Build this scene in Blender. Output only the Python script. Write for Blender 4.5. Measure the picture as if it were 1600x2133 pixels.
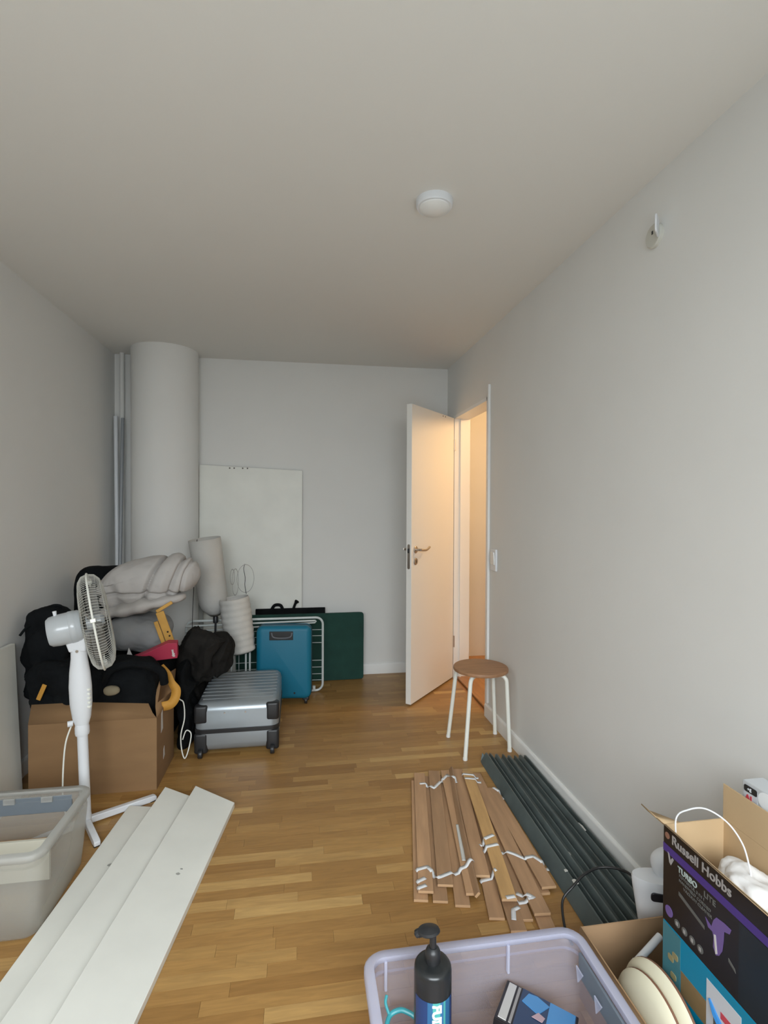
import bpy, math, random
from mathutils import Vector, Matrix, Euler, noise
from mathutils.bvhtree import BVHTree
random.seed(7)
PI = math.pi
for o in list(bpy.data.objects): bpy.data.objects.remove(o)
C = bpy.context.scene.collection
SC = bpy.context.scene

# ------------------------------------------------------------------ camera
cam = bpy.data.cameras.new('camera'); co = bpy.data.objects.new('camera', cam); C.objects.link(co)
yaw, pit, roll = .1576, -.0119, .0039
fw = Vector((math.sin(yaw)*math.cos(pit), math.cos(yaw)*math.cos(pit), math.sin(pit)))
rt = Vector((math.cos(yaw), -math.sin(yaw), 0)); up = rt.cross(fw)
r2 = rt*math.cos(roll) + up*math.sin(roll); u2 = -rt*math.sin(roll) + up*math.cos(roll)
co.matrix_world = Matrix(((r2.x, u2.x, -fw.x, 0), (r2.y, u2.y, -fw.y, 0), (r2.z, u2.z, -fw.z, 1.366), (0, 0, 0, 1)))
cam.sensor_fit = 'HORIZONTAL'; cam.sensor_width = 36; cam.lens = 1085/1600*36; cam.clip_start = .02
SC.camera = co
# ------------------------------------------------------------------ world and light
w = bpy.data.worlds.new('world'); SC.world = w; w.use_nodes = True
bg = w.node_tree.nodes['Background']; bg.inputs[0].default_value = (.62, .78, 1, 1); bg.inputs[1].default_value = .15
def area(name, loc, rot, sx, sy, power, col):
    l = bpy.data.lights.new(name, 'AREA'); l.shape = 'RECTANGLE'; l.size = sx; l.size_y = sy
    l.energy = power; l.color = col
    o = bpy.data.objects.new(name, l); C.objects.link(o); o.location = loc; o.rotation_euler = rot
    return o
# overcast daylight through the window behind the photographer
area('overcast_sky', (-.5, -3.6, 3.3), (math.radians(64), 0, math.radians(-6)), 5.0, 3.2, 730, (.90, .96, 1))
# light thrown back up from the bright ground outside
area('ground_bounce', (0, -2.2, -.6), (math.radians(125), 0, 0), 5.0, 2.5, 215, (.82, .94, 1))
SC.view_settings.view_transform = 'Standard'; SC.view_settings.look = 'None'
SC.view_settings.gamma = 1; SC.view_settings.use_curve_mapping = False
SC.view_settings.exposure = 0

# ------------------------------------------------------------------ materials
def mat(name, col, rough=.6, metal=0, var=0, vscale=8, bump=0, bscale=60, spec=.5, stretch=(1, 1, 1), rnd=0,
        alpha=1, trans=0, sheen=0, coat=0, emit=0):
    m = bpy.data.materials.new(name); m.use_nodes = True; nt = m.node_tree; N = nt.nodes; L = nt.links
    p = N['Principled BSDF']
    p.inputs['Base Color'].default_value = (*col, 1); p.inputs['Roughness'].default_value = rough
    p.inputs['Metallic'].default_value = metal; p.inputs['Specular IOR Level'].default_value = spec
    p.inputs['Alpha'].default_value = alpha; p.inputs['Transmission Weight'].default_value = trans
    p.inputs['Sheen Weight'].default_value = sheen; p.inputs['Coat Weight'].default_value = coat
    if var or bump or rnd:
        tc = N.new('ShaderNodeTexCoord'); mp = N.new('ShaderNodeMapping'); mp.inputs['Scale'].default_value = stretch
        L.new(tc.outputs['Object'], mp.inputs['Vector'])
        vec = mp.outputs[0]
        if rnd:
            oi = N.new('ShaderNodeObjectInfo'); ad = N.new('ShaderNodeVectorMath'); ad.operation = 'ADD'
            ml = N.new('ShaderNodeMath'); ml.operation = 'MULTIPLY'; ml.inputs[1].default_value = 37
            L.new(oi.outputs['Random'], ml.inputs[0]); L.new(vec, ad.inputs[0]); L.new(ml.outputs[0], ad.inputs[1]); vec = ad.outputs[0]
        if var or rnd:
            n = N.new('ShaderNodeTexNoise'); n.inputs['Scale'].default_value = vscale; n.inputs['Detail'].default_value = 5
            L.new(vec, n.inputs['Vector'])
            hs = N.new('ShaderNodeHueSaturation'); hs.inputs['Color'].default_value = (*col, 1)
            mr = N.new('ShaderNodeMapRange'); mr.inputs[1].default_value = .3; mr.inputs[2].default_value = .7
            mr.inputs[3].default_value = 1 - var; mr.inputs[4].default_value = 1 + var
            L.new(n.outputs[0], mr.inputs[0])
            v = mr.outputs[0]
            if rnd:
                m2 = N.new('ShaderNodeMapRange'); m2.inputs[3].default_value = 1 - rnd; m2.inputs[4].default_value = 1 + rnd
                L.new(oi.outputs['Random'], m2.inputs[0])
                mm = N.new('ShaderNodeMath'); mm.operation = 'MULTIPLY'; L.new(v, mm.inputs[0]); L.new(m2.outputs[0], mm.inputs[1]); v = mm.outputs[0]
            L.new(v, hs.inputs['Value']); L.new(hs.outputs[0], p.inputs['Base Color'])
        if bump:
            b = N.new('ShaderNodeTexNoise'); b.inputs['Scale'].default_value = bscale; b.inputs['Detail'].default_value = 4
            L.new(vec, b.inputs['Vector'])
            bp = N.new('ShaderNodeBump'); bp.inputs['Strength'].default_value = bump; bp.inputs['Distance'].default_value = .004
            L.new(b.outputs[0], bp.inputs['Height']); L.new(bp.outputs[0], p.inputs['Normal'])
    return m
def parquet(name, island):
    m = bpy.data.materials.new(name); m.use_nodes = True; nt = m.node_tree; N = nt.nodes; L = nt.links
    p = N['Principled BSDF']
    if island: rn = N.new('ShaderNodeNewGeometry').outputs['Random Per Island']
    else: rn = N.new('ShaderNodeObjectInfo').outputs['Random']
    tc = N.new('ShaderNodeTexCoord')
    ml = N.new('ShaderNodeMath'); ml.operation = 'MULTIPLY'; ml.inputs[1].default_value = 91; L.new(rn, ml.inputs[0])
    ad = N.new('ShaderNodeVectorMath'); ad.operation = 'ADD'; L.new(tc.outputs['Object'], ad.inputs[0]); L.new(ml.outputs[0], ad.inputs[1])
    mp = N.new('ShaderNodeMapping'); mp.inputs['Scale'].default_value = (1, 9, 9); L.new(ad.outputs[0], mp.inputs['Vector'])
    n = N.new('ShaderNodeTexNoise'); n.inputs['Scale'].default_value = 7; n.inputs['Detail'].default_value = 7; n.inputs['Distortion'].default_value = 1.2
    L.new(mp.outputs[0], n.inputs['Vector'])
    cr = N.new('ShaderNodeValToRGB'); e = cr.color_ramp.elements
    e[0].position = 0; e[0].color = (.31, .160, .048, 1)
    e[1].position = 1; e[1].color = (.57, .36, .135, 1)
    for ps, c in ((.15, (.345, .185, .058, 1)), (.55, (.385, .21, .067, 1)), (.86, (.415, .235, .077, 1)), (.94, (.48, .29, .105, 1))):
        k = cr.color_ramp.elements.new(ps); k.color = c
    L.new(rn, cr.inputs[0])
    mr = N.new('ShaderNodeMapRange'); mr.inputs[1].default_value = .3; mr.inputs[2].default_value = .7
    mr.inputs[3].default_value = .85; mr.inputs[4].default_value = 1.12; L.new(n.outputs[0], mr.inputs[0])
    hs = N.new('ShaderNodeHueSaturation'); L.new(cr.outputs[0], hs.inputs['Color']); L.new(mr.outputs[0], hs.inputs['Value'])
    L.new(hs.outputs[0], p.inputs['Base Color'])
    p.inputs['Roughness'].default_value = .36; p.inputs['Specular IOR Level'].default_value = .4
    bp = N.new('ShaderNodeBump'); bp.inputs['Strength'].default_value = .08; bp.inputs['Distance'].default_value = .002
    L.new(n.outputs[0], bp.inputs['Height']); L.new(bp.outputs[0], p.inputs['Normal'])
    return m
def plastic_film(name, col, fac, rough=.3, tint=(1, 1, 1)):
    """milky see-through polypropylene: part clear, part diffusing"""
    m = bpy.data.materials.new(name); m.use_nodes = True; nt = m.node_tree; N = nt.nodes; L = nt.links
    p = N['Principled BSDF']; out = N['Material Output']
    p.inputs['Base Color'].default_value = (*col, 1); p.inputs['Roughness'].default_value = rough
    t = N.new('ShaderNodeBsdfTransparent'); t.inputs[0].default_value = (*tint, 1)
    tr = N.new('ShaderNodeBsdfTranslucent'); tr.inputs[0].default_value = (*col, 1)
    a = N.new('ShaderNodeMixShader'); a.inputs[0].default_value = .35; L.new(p.outputs[0], a.inputs[1]); L.new(tr.outputs[0], a.inputs[2])
    b = N.new('ShaderNodeMixShader'); b.inputs[0].default_value = fac; L.new(t.outputs[0], b.inputs[1]); L.new(a.outputs[0], b.inputs[2])
    L.new(b.outputs[0], out.inputs[0])
    return m
WALL = mat('wall_paint', (.79, .785, .76), .85, bump=.05, bscale=180, var=.012, vscale=3)
CEIL = mat('ceiling_paint', (.80, .785, .745), .9, bump=.04, bscale=150)
TRIM = mat('trim_paint', (.86, .86, .84), .4)
DOORP = mat('door_lacquer', (.85, .84, .80), .28, bump=.02, bscale=40)
PQ, PQI = parquet('oak_strip', False), parquet('oak_strips', True)
OAKD = mat('threshold_oak', (.42, .20, .07), .35, var=.15, vscale=9, stretch=(6, 1, 6))
STEEL = mat('brushed_steel', (.55, .5, .45), .3, 1)
CHROME = mat('chrome', (.8, .8, .82), .12, 1)
WHITE_M = mat('white_enamel', (.86, .87, .80), .3)
WHITE_P = mat('white_plastic', (.78, .80, .83), .33)
GREY_P = mat('pale_grey_plastic', (.50, .53, .55), .3, coat=.3)
IVORY = mat('ivory_laminate', (.80, .80, .74), .45, var=.04, vscale=5)
SEATW = mat('oak_veneer', (.36, .19, .095), .5, var=.16, vscale=7, stretch=(1, 8, 1))
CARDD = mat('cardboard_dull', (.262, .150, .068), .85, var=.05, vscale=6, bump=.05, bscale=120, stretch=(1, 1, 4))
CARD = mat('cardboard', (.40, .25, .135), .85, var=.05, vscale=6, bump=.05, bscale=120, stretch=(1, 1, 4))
CARDL = mat('cardboard_light', (.56, .40, .23), .85, var=.05, vscale=6)
BLACKF = mat('black_fabric', (.007, .008, .009), .95, bump=.7, bscale=70, var=.3, vscale=12, spec=.12)
CHARF = mat('charcoal_fabric', (.017, .0155, .014), .95, bump=.6, bscale=60, var=.3, vscale=10, spec=.15)
DUVET = mat('duvet_cotton', (.50, .475, .455), .9, bump=.25, bscale=35, var=.04)
GREYF = mat('grey_cotton', (.27, .275, .28), .9, bump=.25, bscale=40, var=.06)
YEL = mat('ochre_webbing', (.55, .27, .04), .7, bump=.2, bscale=150)
YELW = mat('yellow_wood', (.60, .33, .07), .55, var=.12, vscale=12)
REDC = mat('crimson_card', (.42, .03, .07), .45)
PALEC = mat('pale_print', (.62, .60, .58), .6)
SILVER = mat('silver_shell', (.34, .38, .41), .3, .45, bump=.05, bscale=200)
BLACKP = mat('black_plastic', (.018, .019, .021), .4)
TEAL = mat('blue_shell', (.0, .15, .25), .5, bump=.08, bscale=120)
GREEN = mat('dark_green_cloth', (.012, .055, .042), .9, bump=.35, bscale=50, var=.15)
PAPER = mat('rice_paper', (.56, .55, .52), .85, bump=.5, bscale=28, var=.05)
WIRE = mat('thin_wire', (.38, .37, .35), .5)
CORD_B = mat('black_cord', (.015, .015, .016), .4)
SLATE = mat('slat_end_grain', (.62, .40, .22), .6)
SLAT = mat('birch_slat', (.42, .25, .135), .5, var=.14, vscale=6, stretch=(.8, 6, 6), rnd=.16)
SLATL = mat('light_birch_slat', (.52, .31, .125), .45, var=.16, vscale=6, stretch=(.8, 6, 6), rnd=.08)
RIB = mat('white_ribbon', (.74, .75, .75), .75, bump=.3, bscale=300)
RAIL = mat('grey_green_steel', (.10, .125, .122), .42, .1, var=.18, vscale=9, bump=.06, bscale=60)
MASK = mat('painted_over', (.6, .6, .56), .8)
BIN_R = plastic_film('milky_plastic', (.70, .70, .80), .24, .22, (.96, .95, 1))
BIN_RR = plastic_film('milky_plastic_rim', (.78, .80, .95), .50, .2)
BIN_L = plastic_film('cloudy_plastic', (.66, .65, .60), .33, .35)
BIN_LR = plastic_film('cloudy_plastic_rim', (.70, .70, .67), .58, .3)
BARG = mat('slate_grip', (.16, .19, .22), .5)
CREAM = mat('cream_enamel', (.80, .75, .56), .4)
RUST = mat('brown_seam', (.20, .09, .05), .6)
BOXBLK = mat('black_print', (.010, .008, .009), .32)
BOXNAV = mat('navy_print', (.010, .016, .022), .32)
PURP = mat('purple_print', (.065, .032, .22), .4)
PURPL = mat('violet_print', (.16, .10, .30), .4)
GTXT = mat('grey_lettering', (.36, .34, .33), .5)
DTXT = mat('dim_lettering', (.12, .12, .11), .5)
MTXT = mat('mint_lettering', (.42, .50, .48), .5)
COPPER = mat('copper_badge', (.30, .15, .10), .5)
BLUEB = mat('cyan_card', (.0, .235, .40), .4)
FOILT = mat('tape_sheen', (.06, .20, .24), .25)
TAPEB = mat('brown_tape', (.24, .16, .075), .3)
LABEL = mat('shipping_label', (.60, .62, .66), .5)
BLUEI = mat('blue_ink', (.03, .20, .50), .5)
REDI = mat('red_ink', (.60, .06, .08), .5)
TISSUE = mat('white_tissue', (.82, .81, .80), .9, bump=.3, bscale=30)
BOTL = mat('bottle_black', (.016, .018, .019), .28)
IRI1 = mat('deep_blue_foil', (.035, .08, .24), .2, .4)
IRI2 = mat('aqua_foil', (.12, .55, .52), .2, .4)
IRI3 = mat('blue_foil', (.05, .20, .42), .2, .4)
WTXT = mat('white_lettering', (.85, .88, .90), .5)
TEALP = mat('teal_plastic', (.05, .38, .42), .35)
SCREEN = mat('night_blue_print', (.02, .05, .12), .3)
SKYB = mat('sky_blue_print', (.08, .30, .62), .35)
PINKP = mat('pink_print', (.55, .38, .42), .4)
DARKG = mat('smoked_panel', (.05, .05, .06), .12, .6)
SOFTG = mat('outlet_plastic', (.62, .61, .55), .6)

# ------------------------------------------------------------------ mesh builder
class MB:
    def __init__(s): s.v = []; s.f = []
    def add(s, v, f, M=None):
        b = len(s.v)
        s.v += [tuple(M @ Vector(p)) if M is not None else tuple(p) for p in v]
        s.f += [tuple(b+i for i in q) for q in f]; return s
    def box(s, x0, x1, y0, y1, z0, z1, M=None):
        v = [(x, y, z) for z in (z0, z1) for y in (y0, y1) for x in (x0, x1)]
        return s.add(v, [(0, 2, 3, 1), (4, 5, 7, 6), (0, 1, 5, 4), (2, 6, 7, 3), (0, 4, 6, 2), (1, 3, 7, 5)], M)
    def tube(s, pts, r, n=8, closed=False, cap=True, M=None):
        P = [Vector(p) for p in pts]; m = len(P); rr = r if isinstance(r, (list, tuple)) else [r]*m
        v = []; f = []; prev = None
        for i, p in enumerate(P):
            if closed: t = P[(i+1) % m] - P[i-1]
            else: t = P[min(i+1, m-1)] - P[max(i-1, 0)]
            t.normalize()
            if prev is None:
                a = Vector((0, 0, 1)) if abs(t.z) < .9 else Vector((1, 0, 0)); u = t.cross(a).normalized()
            else: u = (prev - t*prev.dot(t)).normalized()
            prev = u; w_ = t.cross(u)
            for k in range(n):
                a = 2*PI*k/n; v.append(p + (u*math.cos(a) + w_*math.sin(a))*rr[i])
        for i in range(m if closed else m-1):
            for k in range(n):
                a = i*n+k; b = i*n+(k+1) % n; c = ((i+1) % m)*n+(k+1) % n; d = ((i+1) % m)*n+k
                f.append((a, b, c, d))
        if cap and not closed: f += [tuple(range(n))[::-1], tuple((m-1)*n+k for k in range(n))]
        return s.add(v, f, M)
    def lathe(s, prof, n=32, M=None, caps=True):
        v = []; f = []
        for r, z in prof:
            for k in range(n): a = 2*PI*k/n; v.append((r*math.cos(a), r*math.sin(a), z))
        for i in range(len(prof)-1):
            for k in range(n): f.append((i*n+k, i*n+(k+1) % n, (i+1)*n+(k+1) % n, (i+1)*n+k))
        if caps: f += [tuple(range(n))[::-1], tuple((len(prof)-1)*n+k for k in range(n))]
        return s.add(v, f, M)
    def prism(s, poly, z0, z1, M=None):
        n = len(poly)
        v = [(x, y, z0) for x, y in poly] + [(x, y, z1) for x, y in poly]
        f = [tuple(range(n))[::-1], tuple(range(n, 2*n))] + [(i, (i+1) % n, n+(i+1) % n, n+i) for i in range(n)]
        return s.add(v, f, M)
    def sheet(s, rows, th=0):
        """grid of points; th gives thickness along the row/column normal"""
        n = len(rows); m = len(rows[0]); v = [Vector(p) for r in rows for p in r]; f = []
        for i in range(n-1):
            for j in range(m-1): a = i*m+j; f.append((a, a+1, a+m+1, a+m))
        return s.add(v, f)
    def mesh(s, name, smooth=True, ang=35):
        me = bpy.data.meshes.new(name); me.from_pydata(s.v, [], s.f); me.update()
        if smooth:
            me.shade_smooth(); me.set_sharp_from_angle(angle=math.radians(ang))
        return me
def obj(name, mb, m, parent=None, bevel=0, seg=2, smooth=True, ang=35, sub=0, solid=0, label=None, kind=None):
    me = mb.mesh(name, smooth, ang) if isinstance(mb, MB) else mb
    if m and not me.materials: me.materials.append(m)
    o = bpy.data.objects.new(name, me); C.objects.link(o)
    if parent is not None: o.parent = parent
    if solid:
        s = o.modifiers.new('solid', 'SOLIDIFY'); s.thickness = solid; s.offset = 0
    if bevel:
        b = o.modifiers.new('bevel', 'BEVEL'); b.width = bevel; b.segments = seg; b.limit_method = 'ANGLE'; b.angle_limit = math.radians(40)
    if sub:
        s = o.modifiers.new('sub', 'SUBSURF'); s.levels = sub; s.render_levels = sub
    if label: o['label'] = label
    if kind: o['kind'] = kind
    return o
def tag(o, label, cat, group=None):
    o['label'] = label; o['category'] = cat
    if group: o['group'] = group
    return o
def thing(name, label, cat, loc=(0, 0, 0), rz=0, group=None):
    o = bpy.data.objects.new(name, None); o.empty_display_size = .05; C.objects.link(o)
    o.location = loc; o.rotation_euler = (0, 0, rz)
    return tag(o, label, cat, group)
def struct(name, mb, m, parent=None, **k):
    return obj(name, mb, m, parent, kind='structure', **k)
def structE(name, loc=(0, 0, 0)):
    o = bpy.data.objects.new(name, None); C.objects.link(o); o.location = loc; o['kind'] = 'structure'; return o
def T(x=0, y=0, z=0): return Matrix.Translation((x, y, z))
def RX(a): return Matrix.Rotation(a, 4, 'X')
def RY(a): return Matrix.Rotation(a, 4, 'Y')
def RZ(a): return Matrix.Rotation(a, 4, 'Z')
def arc(c, r, a0, a1, n, plane='xz'):
    out = []
    for i in range(n+1):
        a = a0 + (a1-a0)*i/n; p, q = r*math.cos(a), r*math.sin(a)
        out.append({'xz': (c[0]+p, c[1], c[2]+q), 'xy': (c[0]+p, c[1]+q, c[2]), 'yz': (c[0], c[1]+p, c[2]+q)}[plane])
    return out
def smooth(pts, n=6):
    """Catmull-Rom through points"""
    P = [Vector(p) for p in pts]; P = [2*P[0]-P[1]] + P + [2*P[-1]-P[-2]]; out = []
    for i in range(1, len(P)-2):
        a, b, c, d = P[i-1:i+3]
        for k in range(n):
            t = k/n
            out.append(.5*((2*b) + (c-a)*t + (2*a-5*b+4*c-d)*t*t + (3*b-a-3*c+d)*t**3))
    return out + [P[-2]]
def rrect(hx, hy, r, n=5, cx=0, cy=0):
    out = []
    for sx, sy, a in ((1, 1, 0), (-1, 1, PI/2), (-1, -1, PI), (1, -1, 1.5*PI)):
        for k in range(n+1):
            t = a + PI/2*k/n; out.append((cx+sx*(hx-r)+r*math.cos(t), cy+sy*(hy-r)+r*math.sin(t)))
    return out
def rbox(hx, hy, h, r, er=.01, n=5, M=None, mb=None):
    """rounded box: rounded plan corners, rolled top and bottom edges"""
    mb = mb or MB(); rings = []
    for k in range(4):
        a = PI/2*k/3; rings.append((er*(1-math.sin(a)), er*(1-math.cos(a))))
    lv = [(i, z) for i, z in rings] + [(i, h-z) for i, z in reversed(rings)]
    v = []; m = 0
    for ins, z in lv:
        R = rrect(hx-ins, hy-ins, max(r-ins, .002), n); m = len(R); v += [(x, y, z) for x, y in R]
    f = [tuple(range(m))[::-1], tuple((len(lv)-1)*m+k for k in range(m))]
    for i in range(len(lv)-1): f += [(i*m+k, i*m+(k+1) % m, (i+1)*m+(k+1) % m, (i+1)*m+k) for k in range(m)]
    return mb.add(v, f, M)
def text_mesh(s, size, m, parent, M, depth=.0006, bold=0, align='LEFT', name='lettering', space=1):
    cu = bpy.data.curves.new('t', 'FONT'); cu.body = s; cu.size = size; cu.extrude = depth; cu.offset = bold; cu.align_x = align
    cu.space_character = space; cu.resolution_u = 3
    t = bpy.data.objects.new('t', cu); C.objects.link(t)
    me = bpy.data.meshes.new_from_object(t.evaluated_get(bpy.context.evaluated_depsgraph_get()))
    bpy.data.objects.remove(t); bpy.data.curves.remove(cu)
    me.transform(M); me.materials.clear(); me.name = name
    return obj(name, me, m, parent)
def blob(c, d, e=2.6, amp=.03, sc=4, seed=0, n=5, rot=(0, 0, 0), fold=None, flat=None):
    """cloth-like lump: superellipsoid with noise and folds"""
    N = 2**n; v = []; idx = {}; f = []
    def vid(p):
        k = (round(p[0]*N), round(p[1]*N), round(p[2]*N))
        if k not in idx: idx[k] = len(v); v.append(p)
        return idx[k]
    for ax in range(3):
        for sg in (-1, 1):
            for i in range(N):
                for j in range(N):
                    q = []
                    for (a, b) in ((i, j), (i+1, j), (i+1, j+1), (i, j+1)):
                        p = [0, 0, 0]; p[ax] = sg; p[(ax+1) % 3] = 2*a/N-1; p[(ax+2) % 3] = 2*b/N-1; q.append(vid(tuple(p)))
                    f.append(tuple(q) if sg > 0 else tuple(q[::-1]))
    E_ = Euler(rot).to_matrix(); out = []; so = Vector((seed*7.3, seed*3.1, seed*5.7))
    for p in v:
        p = Vector(p); p /= (sum(abs(t)**e for t in p))**(1/e)
        nrm = p.normalized()
        q = Vector((p.x*d[0], p.y*d[1], p.z*d[2]))
        k = amp*(noise.noise(q*sc+so) + .5*noise.noise(q*sc*2.3+so) + .25*abs(noise.noise(q*sc*5+so)))
        if fold: k += fold(q)
        q = q + nrm*k
        q = E_ @ q + Vector(c)
        if flat is not None and q.z < flat: q.z = flat + (q.z-flat)*.02
        out.append(q)
    mb = MB(); mb.add(out, f); return mb

# ================================================================== structure
XL, XR, YB, YF, H = -1.385, 1.196, 4.19, -.8, 2.497
fl = struct('floor', MB().box(XL-.12, XR+.12, YF-.12, YB+.12, -.1, -.008), OAKD)
RW = .0465; pieces = []; stuffm = MB(); y = YF; row = 0
LENS = [.18, .24, .3, .34, .38, .43, .5, .58]
strip_mesh = {}
def strip(l):
    if l not in strip_mesh:
        me = MB().box(-l/2+.0003, l/2-.0003, -RW/2+.0003, RW/2-.0003, -.008, 0).mesh('parquet_strip', False)
        me.materials.append(PQ); strip_mesh[l] = me
    return strip_mesh[l]
npart = 0
while y < YB:
    x = XL - random.random()*.3
    y1 = min(y+RW, YB)
    while x < XR:
        l = random.choice(LENS); cx = x+l/2; cy = y+RW/2
        # seen by the lens: in front of it and between the side limits
        seen = cy > 1.33 and cx-l/2 > XL and cx+l/2 < XR and y1 == y+RW and cx < cy*1.07+.1 and cx > -cy*.60-.15
        if seen and npart < 300:
            o = bpy.data.objects.new('parquet_strip', strip(l)); C.objects.link(o); o.parent = fl; o.location = (cx, cy, 0); npart += 1
        else:
            a, b = max(x, XL), min(x+l, XR)
            if b-a > .002: stuffm.box(a+.0003, b-.0003, y+.0003, y1-.0003, -.008, 0)
        x += l
    y = y1; row += 1
obj('parquet_strips', stuffm, PQI, fl, smooth=False, kind='stuff')
struct('ceiling', MB().box(XL-.12, XR+.12, YF-.12, YB+.12, H, H+.1), CEIL)
struct('wall_left', MB().box(XL-.12, XL, YF-.12, YB+.12, -.1, H+.05), WALL)
struct('wall_back', MB().box(XL, XR+.12, YB, YB+.12, -.1, H+.05), WALL)
DY0, DY1, DH = 3.25, 3.985, 2.075      # doorway in the right wall
WT = .125
struct('wall_right', MB().box(XR, XR+WT, YF-.12, DY0, -.1, H+.05).box(XR, XR+WT, DY1, YB, -.1, H+.05).box(XR, XR+WT, DY0, DY1, DH, H+.05), WALL)
# wall behind the photographer, with the window the daylight comes through
wx0, wx1, wz0, wz1 = -1.15, 1.0, .35, 2.3
struct('wall_front', MB().box(XL, wx0, YF-.12, YF, -.1, H+.05).box(wx1, XR, YF-.12, YF, -.1, H+.05)
       .box(wx0, wx1, YF-.12, YF, -.1, wz0).box(wx0, wx1, YF-.12, YF, wz1, H+.05), WALL)
win = structE('window_1', (-.075, YF-.06, 1.325))
fm = MB(); 
for a, b, c, d in ((-1.05, -.99, -.975, .975), (.99, 1.05, -.975, .975), (-1.05, 1.05, -.975, -.915), (-1.05, 1.05, .915, .975), (-.03, .03, -.975, .975)):
    fm.box(a, b, -.02, .02, c, d)
obj('window_frame', fm, TRIM, win, bevel=.003)
# hallway beyond the doorway
HX, HY0, HY1 = XR+WT, 2.3, 4.55
struct('floor_hallway', MB().box(HX, HX+1.3, HY0, HY1, -.1, 0), mat('hall_oak', (.50, .25, .09), .4, var=.15, vscale=6, stretch=(8, 1, 1)))
struct('wall_hallway', MB().box(HX+1.3, HX+1.4, HY0, HY1, 0, H).box(HX, HX+1.3, HY1, HY1+.1, 0, H).box(HX, HX+1.3, HY0-.1, HY0, 0, H)
       .box(HX-.002, HX, HY0, DY0, 0, H).box(HX-.002, HX, DY1+.04, HY1, 0, H), WALL)
struct('ceiling_hallway', MB().box(HX, HX+1.4, HY0-.1, HY1+.1, H, H+.1), CEIL)
hl = bpy.data.lights.new('hallway_lamp', 'POINT'); hl.energy = 30; hl.color = (1, .62, .30); hl.shadow_soft_size = .11
hlo = bpy.data.objects.new('hallway_lamp', hl); C.objects.link(hlo); hlo.location = (1.95, 3.2, 2.22)
# skirting boards with a rounded top edge
def skirt(name, a, b, nrm, h=.083, t=.014):
    a = Vector((*a, 0)); b = Vector((*b, 0)); n = Vector((*nrm, 0))
    prof = [(0, 0), (t, 0), (t, h-.012), (t*.85, h-.005), (t*.45, h), (0, h)]
    v = [p + n*q + Vector((0, 0, z)) for p in (a, b) for q, z in prof]; k = len(prof)
    f = [tuple(range(k)), tuple(range(2*k-1, k-1, -1))] + [(i, (i+1) % k, k+(i+1) % k, k+i) for i in range(k)]
    return struct(name, MB().add(v, f), TRIM)
skirt('baseboard_right', (XR, YF), (XR, DY0-.012), (-1, 0))
skirt('baseboard_right', (XR, YB), (XR, DY1+.05), (-1, 0))
skirt('baseboard_back', (XR, YB), (XL, YB), (0, -1))
skirt('baseboard_left', (XL, YF), (XL, YB), (1, 0))
# door lining, architrave strip, threshold
tr = structE('trim_1', (XR, 0, 0))
obj('door_lining', MB().box(-.002, WT+.002, DY1-.003, DY1+.03, 0, DH).box(-.002, WT+.002, DY0-.002, DY0+.012, 0, DH).box(-.002, WT+.002, DY0, DY1, DH-.02, DH+.003), TRIM, tr)
obj('rebate_stop', MB().box(.045, .06, DY1-.016, DY1-.003, 0, DH-.02).box(.045, .06, DY0+.012, DY0+.024, 0, DH-.02), TRIM, tr)
obj('architrave', MB().box(-.017, -.0005, DY0-.06, DY0-.045, .098, 2.146), TRIM, tr, bevel=.002)
struct('trim_2', MB().box(XR+.03, XR+WT+.02, DY0, DY1, -.002, .012), OAKD, bevel=.003)
# open door leaf: hinged at the far jamb, swung into the room
hx, hy = XR-.008, DY1-.012
dv = Vector((.738-hx, 3.455-hy)); dl = dv.length; da = math.atan2(dv.y, dv.x)
d1 = structE('door_1', (hx, hy, 0)); d1.rotation_euler = (0, 0, da); d1['label'] = 'white flush door standing open into the room, lit warm from the hallway'
TH = .040   # local +x runs from the hinge to the free edge, +y faces the doorway light
obj('leaf', MB().box(0, dl, -TH, 0, .012, 2.058), DOORP, d1, bevel=.0015)
def lever(side):
    s = 1 if side > 0 else -1; y0 = 0 if s > 0 else -TH
    m = MB().lathe([(.025, 0), (.025, .006), (.022, .009), (.009, .010), (.009, .045)], 24, T(dl-.055, y0, 1.066) @ RX(-PI/2*s))
    m.tube(smooth([(dl-.055, y0+s*.045, 1.066), (dl-.075, y0+s*.052, 1.064), (dl-.12, y0+s*.052, 1.062), (dl-.155, y0+s*.05, 1.070), (dl-.178, y0+s*.048, 1.078)]), .0085, 10)
    obj('lever_handle', m, STEEL, d1)
    e = MB().lathe([(.024, 0), (.024, .006), (.021, .009)], 24, T(dl-.055, y0, .985) @ RX(-PI/2*s))
    k = obj('escutcheon', e, STEEL, d1)
    obj('keyhole', MB().box(-.003, .003, .0088, .0098, -.01, .008, T(dl-.055, y0, .985) @ (Matrix.Scale(s, 4, (0, 1, 0)))), BLACKP, k)
lever(1); lever(-1)
obj('lock_plate', MB().prism(rrect(.010, .085, .0099, 6), 0, .002, T(dl, -TH/2, 1.02) @ RY(PI/2) @ RZ(PI/2)), STEEL, d1)
obj('latch', MB().box(dl, dl+.009, -TH/2-.006, -TH/2+.006, 1.045, 1.075), BLACKP, d1, bevel=.002)
for x in (.16, .20):
    obj('screw_hole', MB().lathe([(.005, 0), (.005, .001)], 10, T(x, 0, 2.045) @ RX(-PI/2)), BLACKP, d1)
for z in (.25, 1.8):
    obj('hinge', MB().lathe([(.007, 0), (.007, .09)], 12, T(-.004, .004, z)), STEEL, d1)
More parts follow.
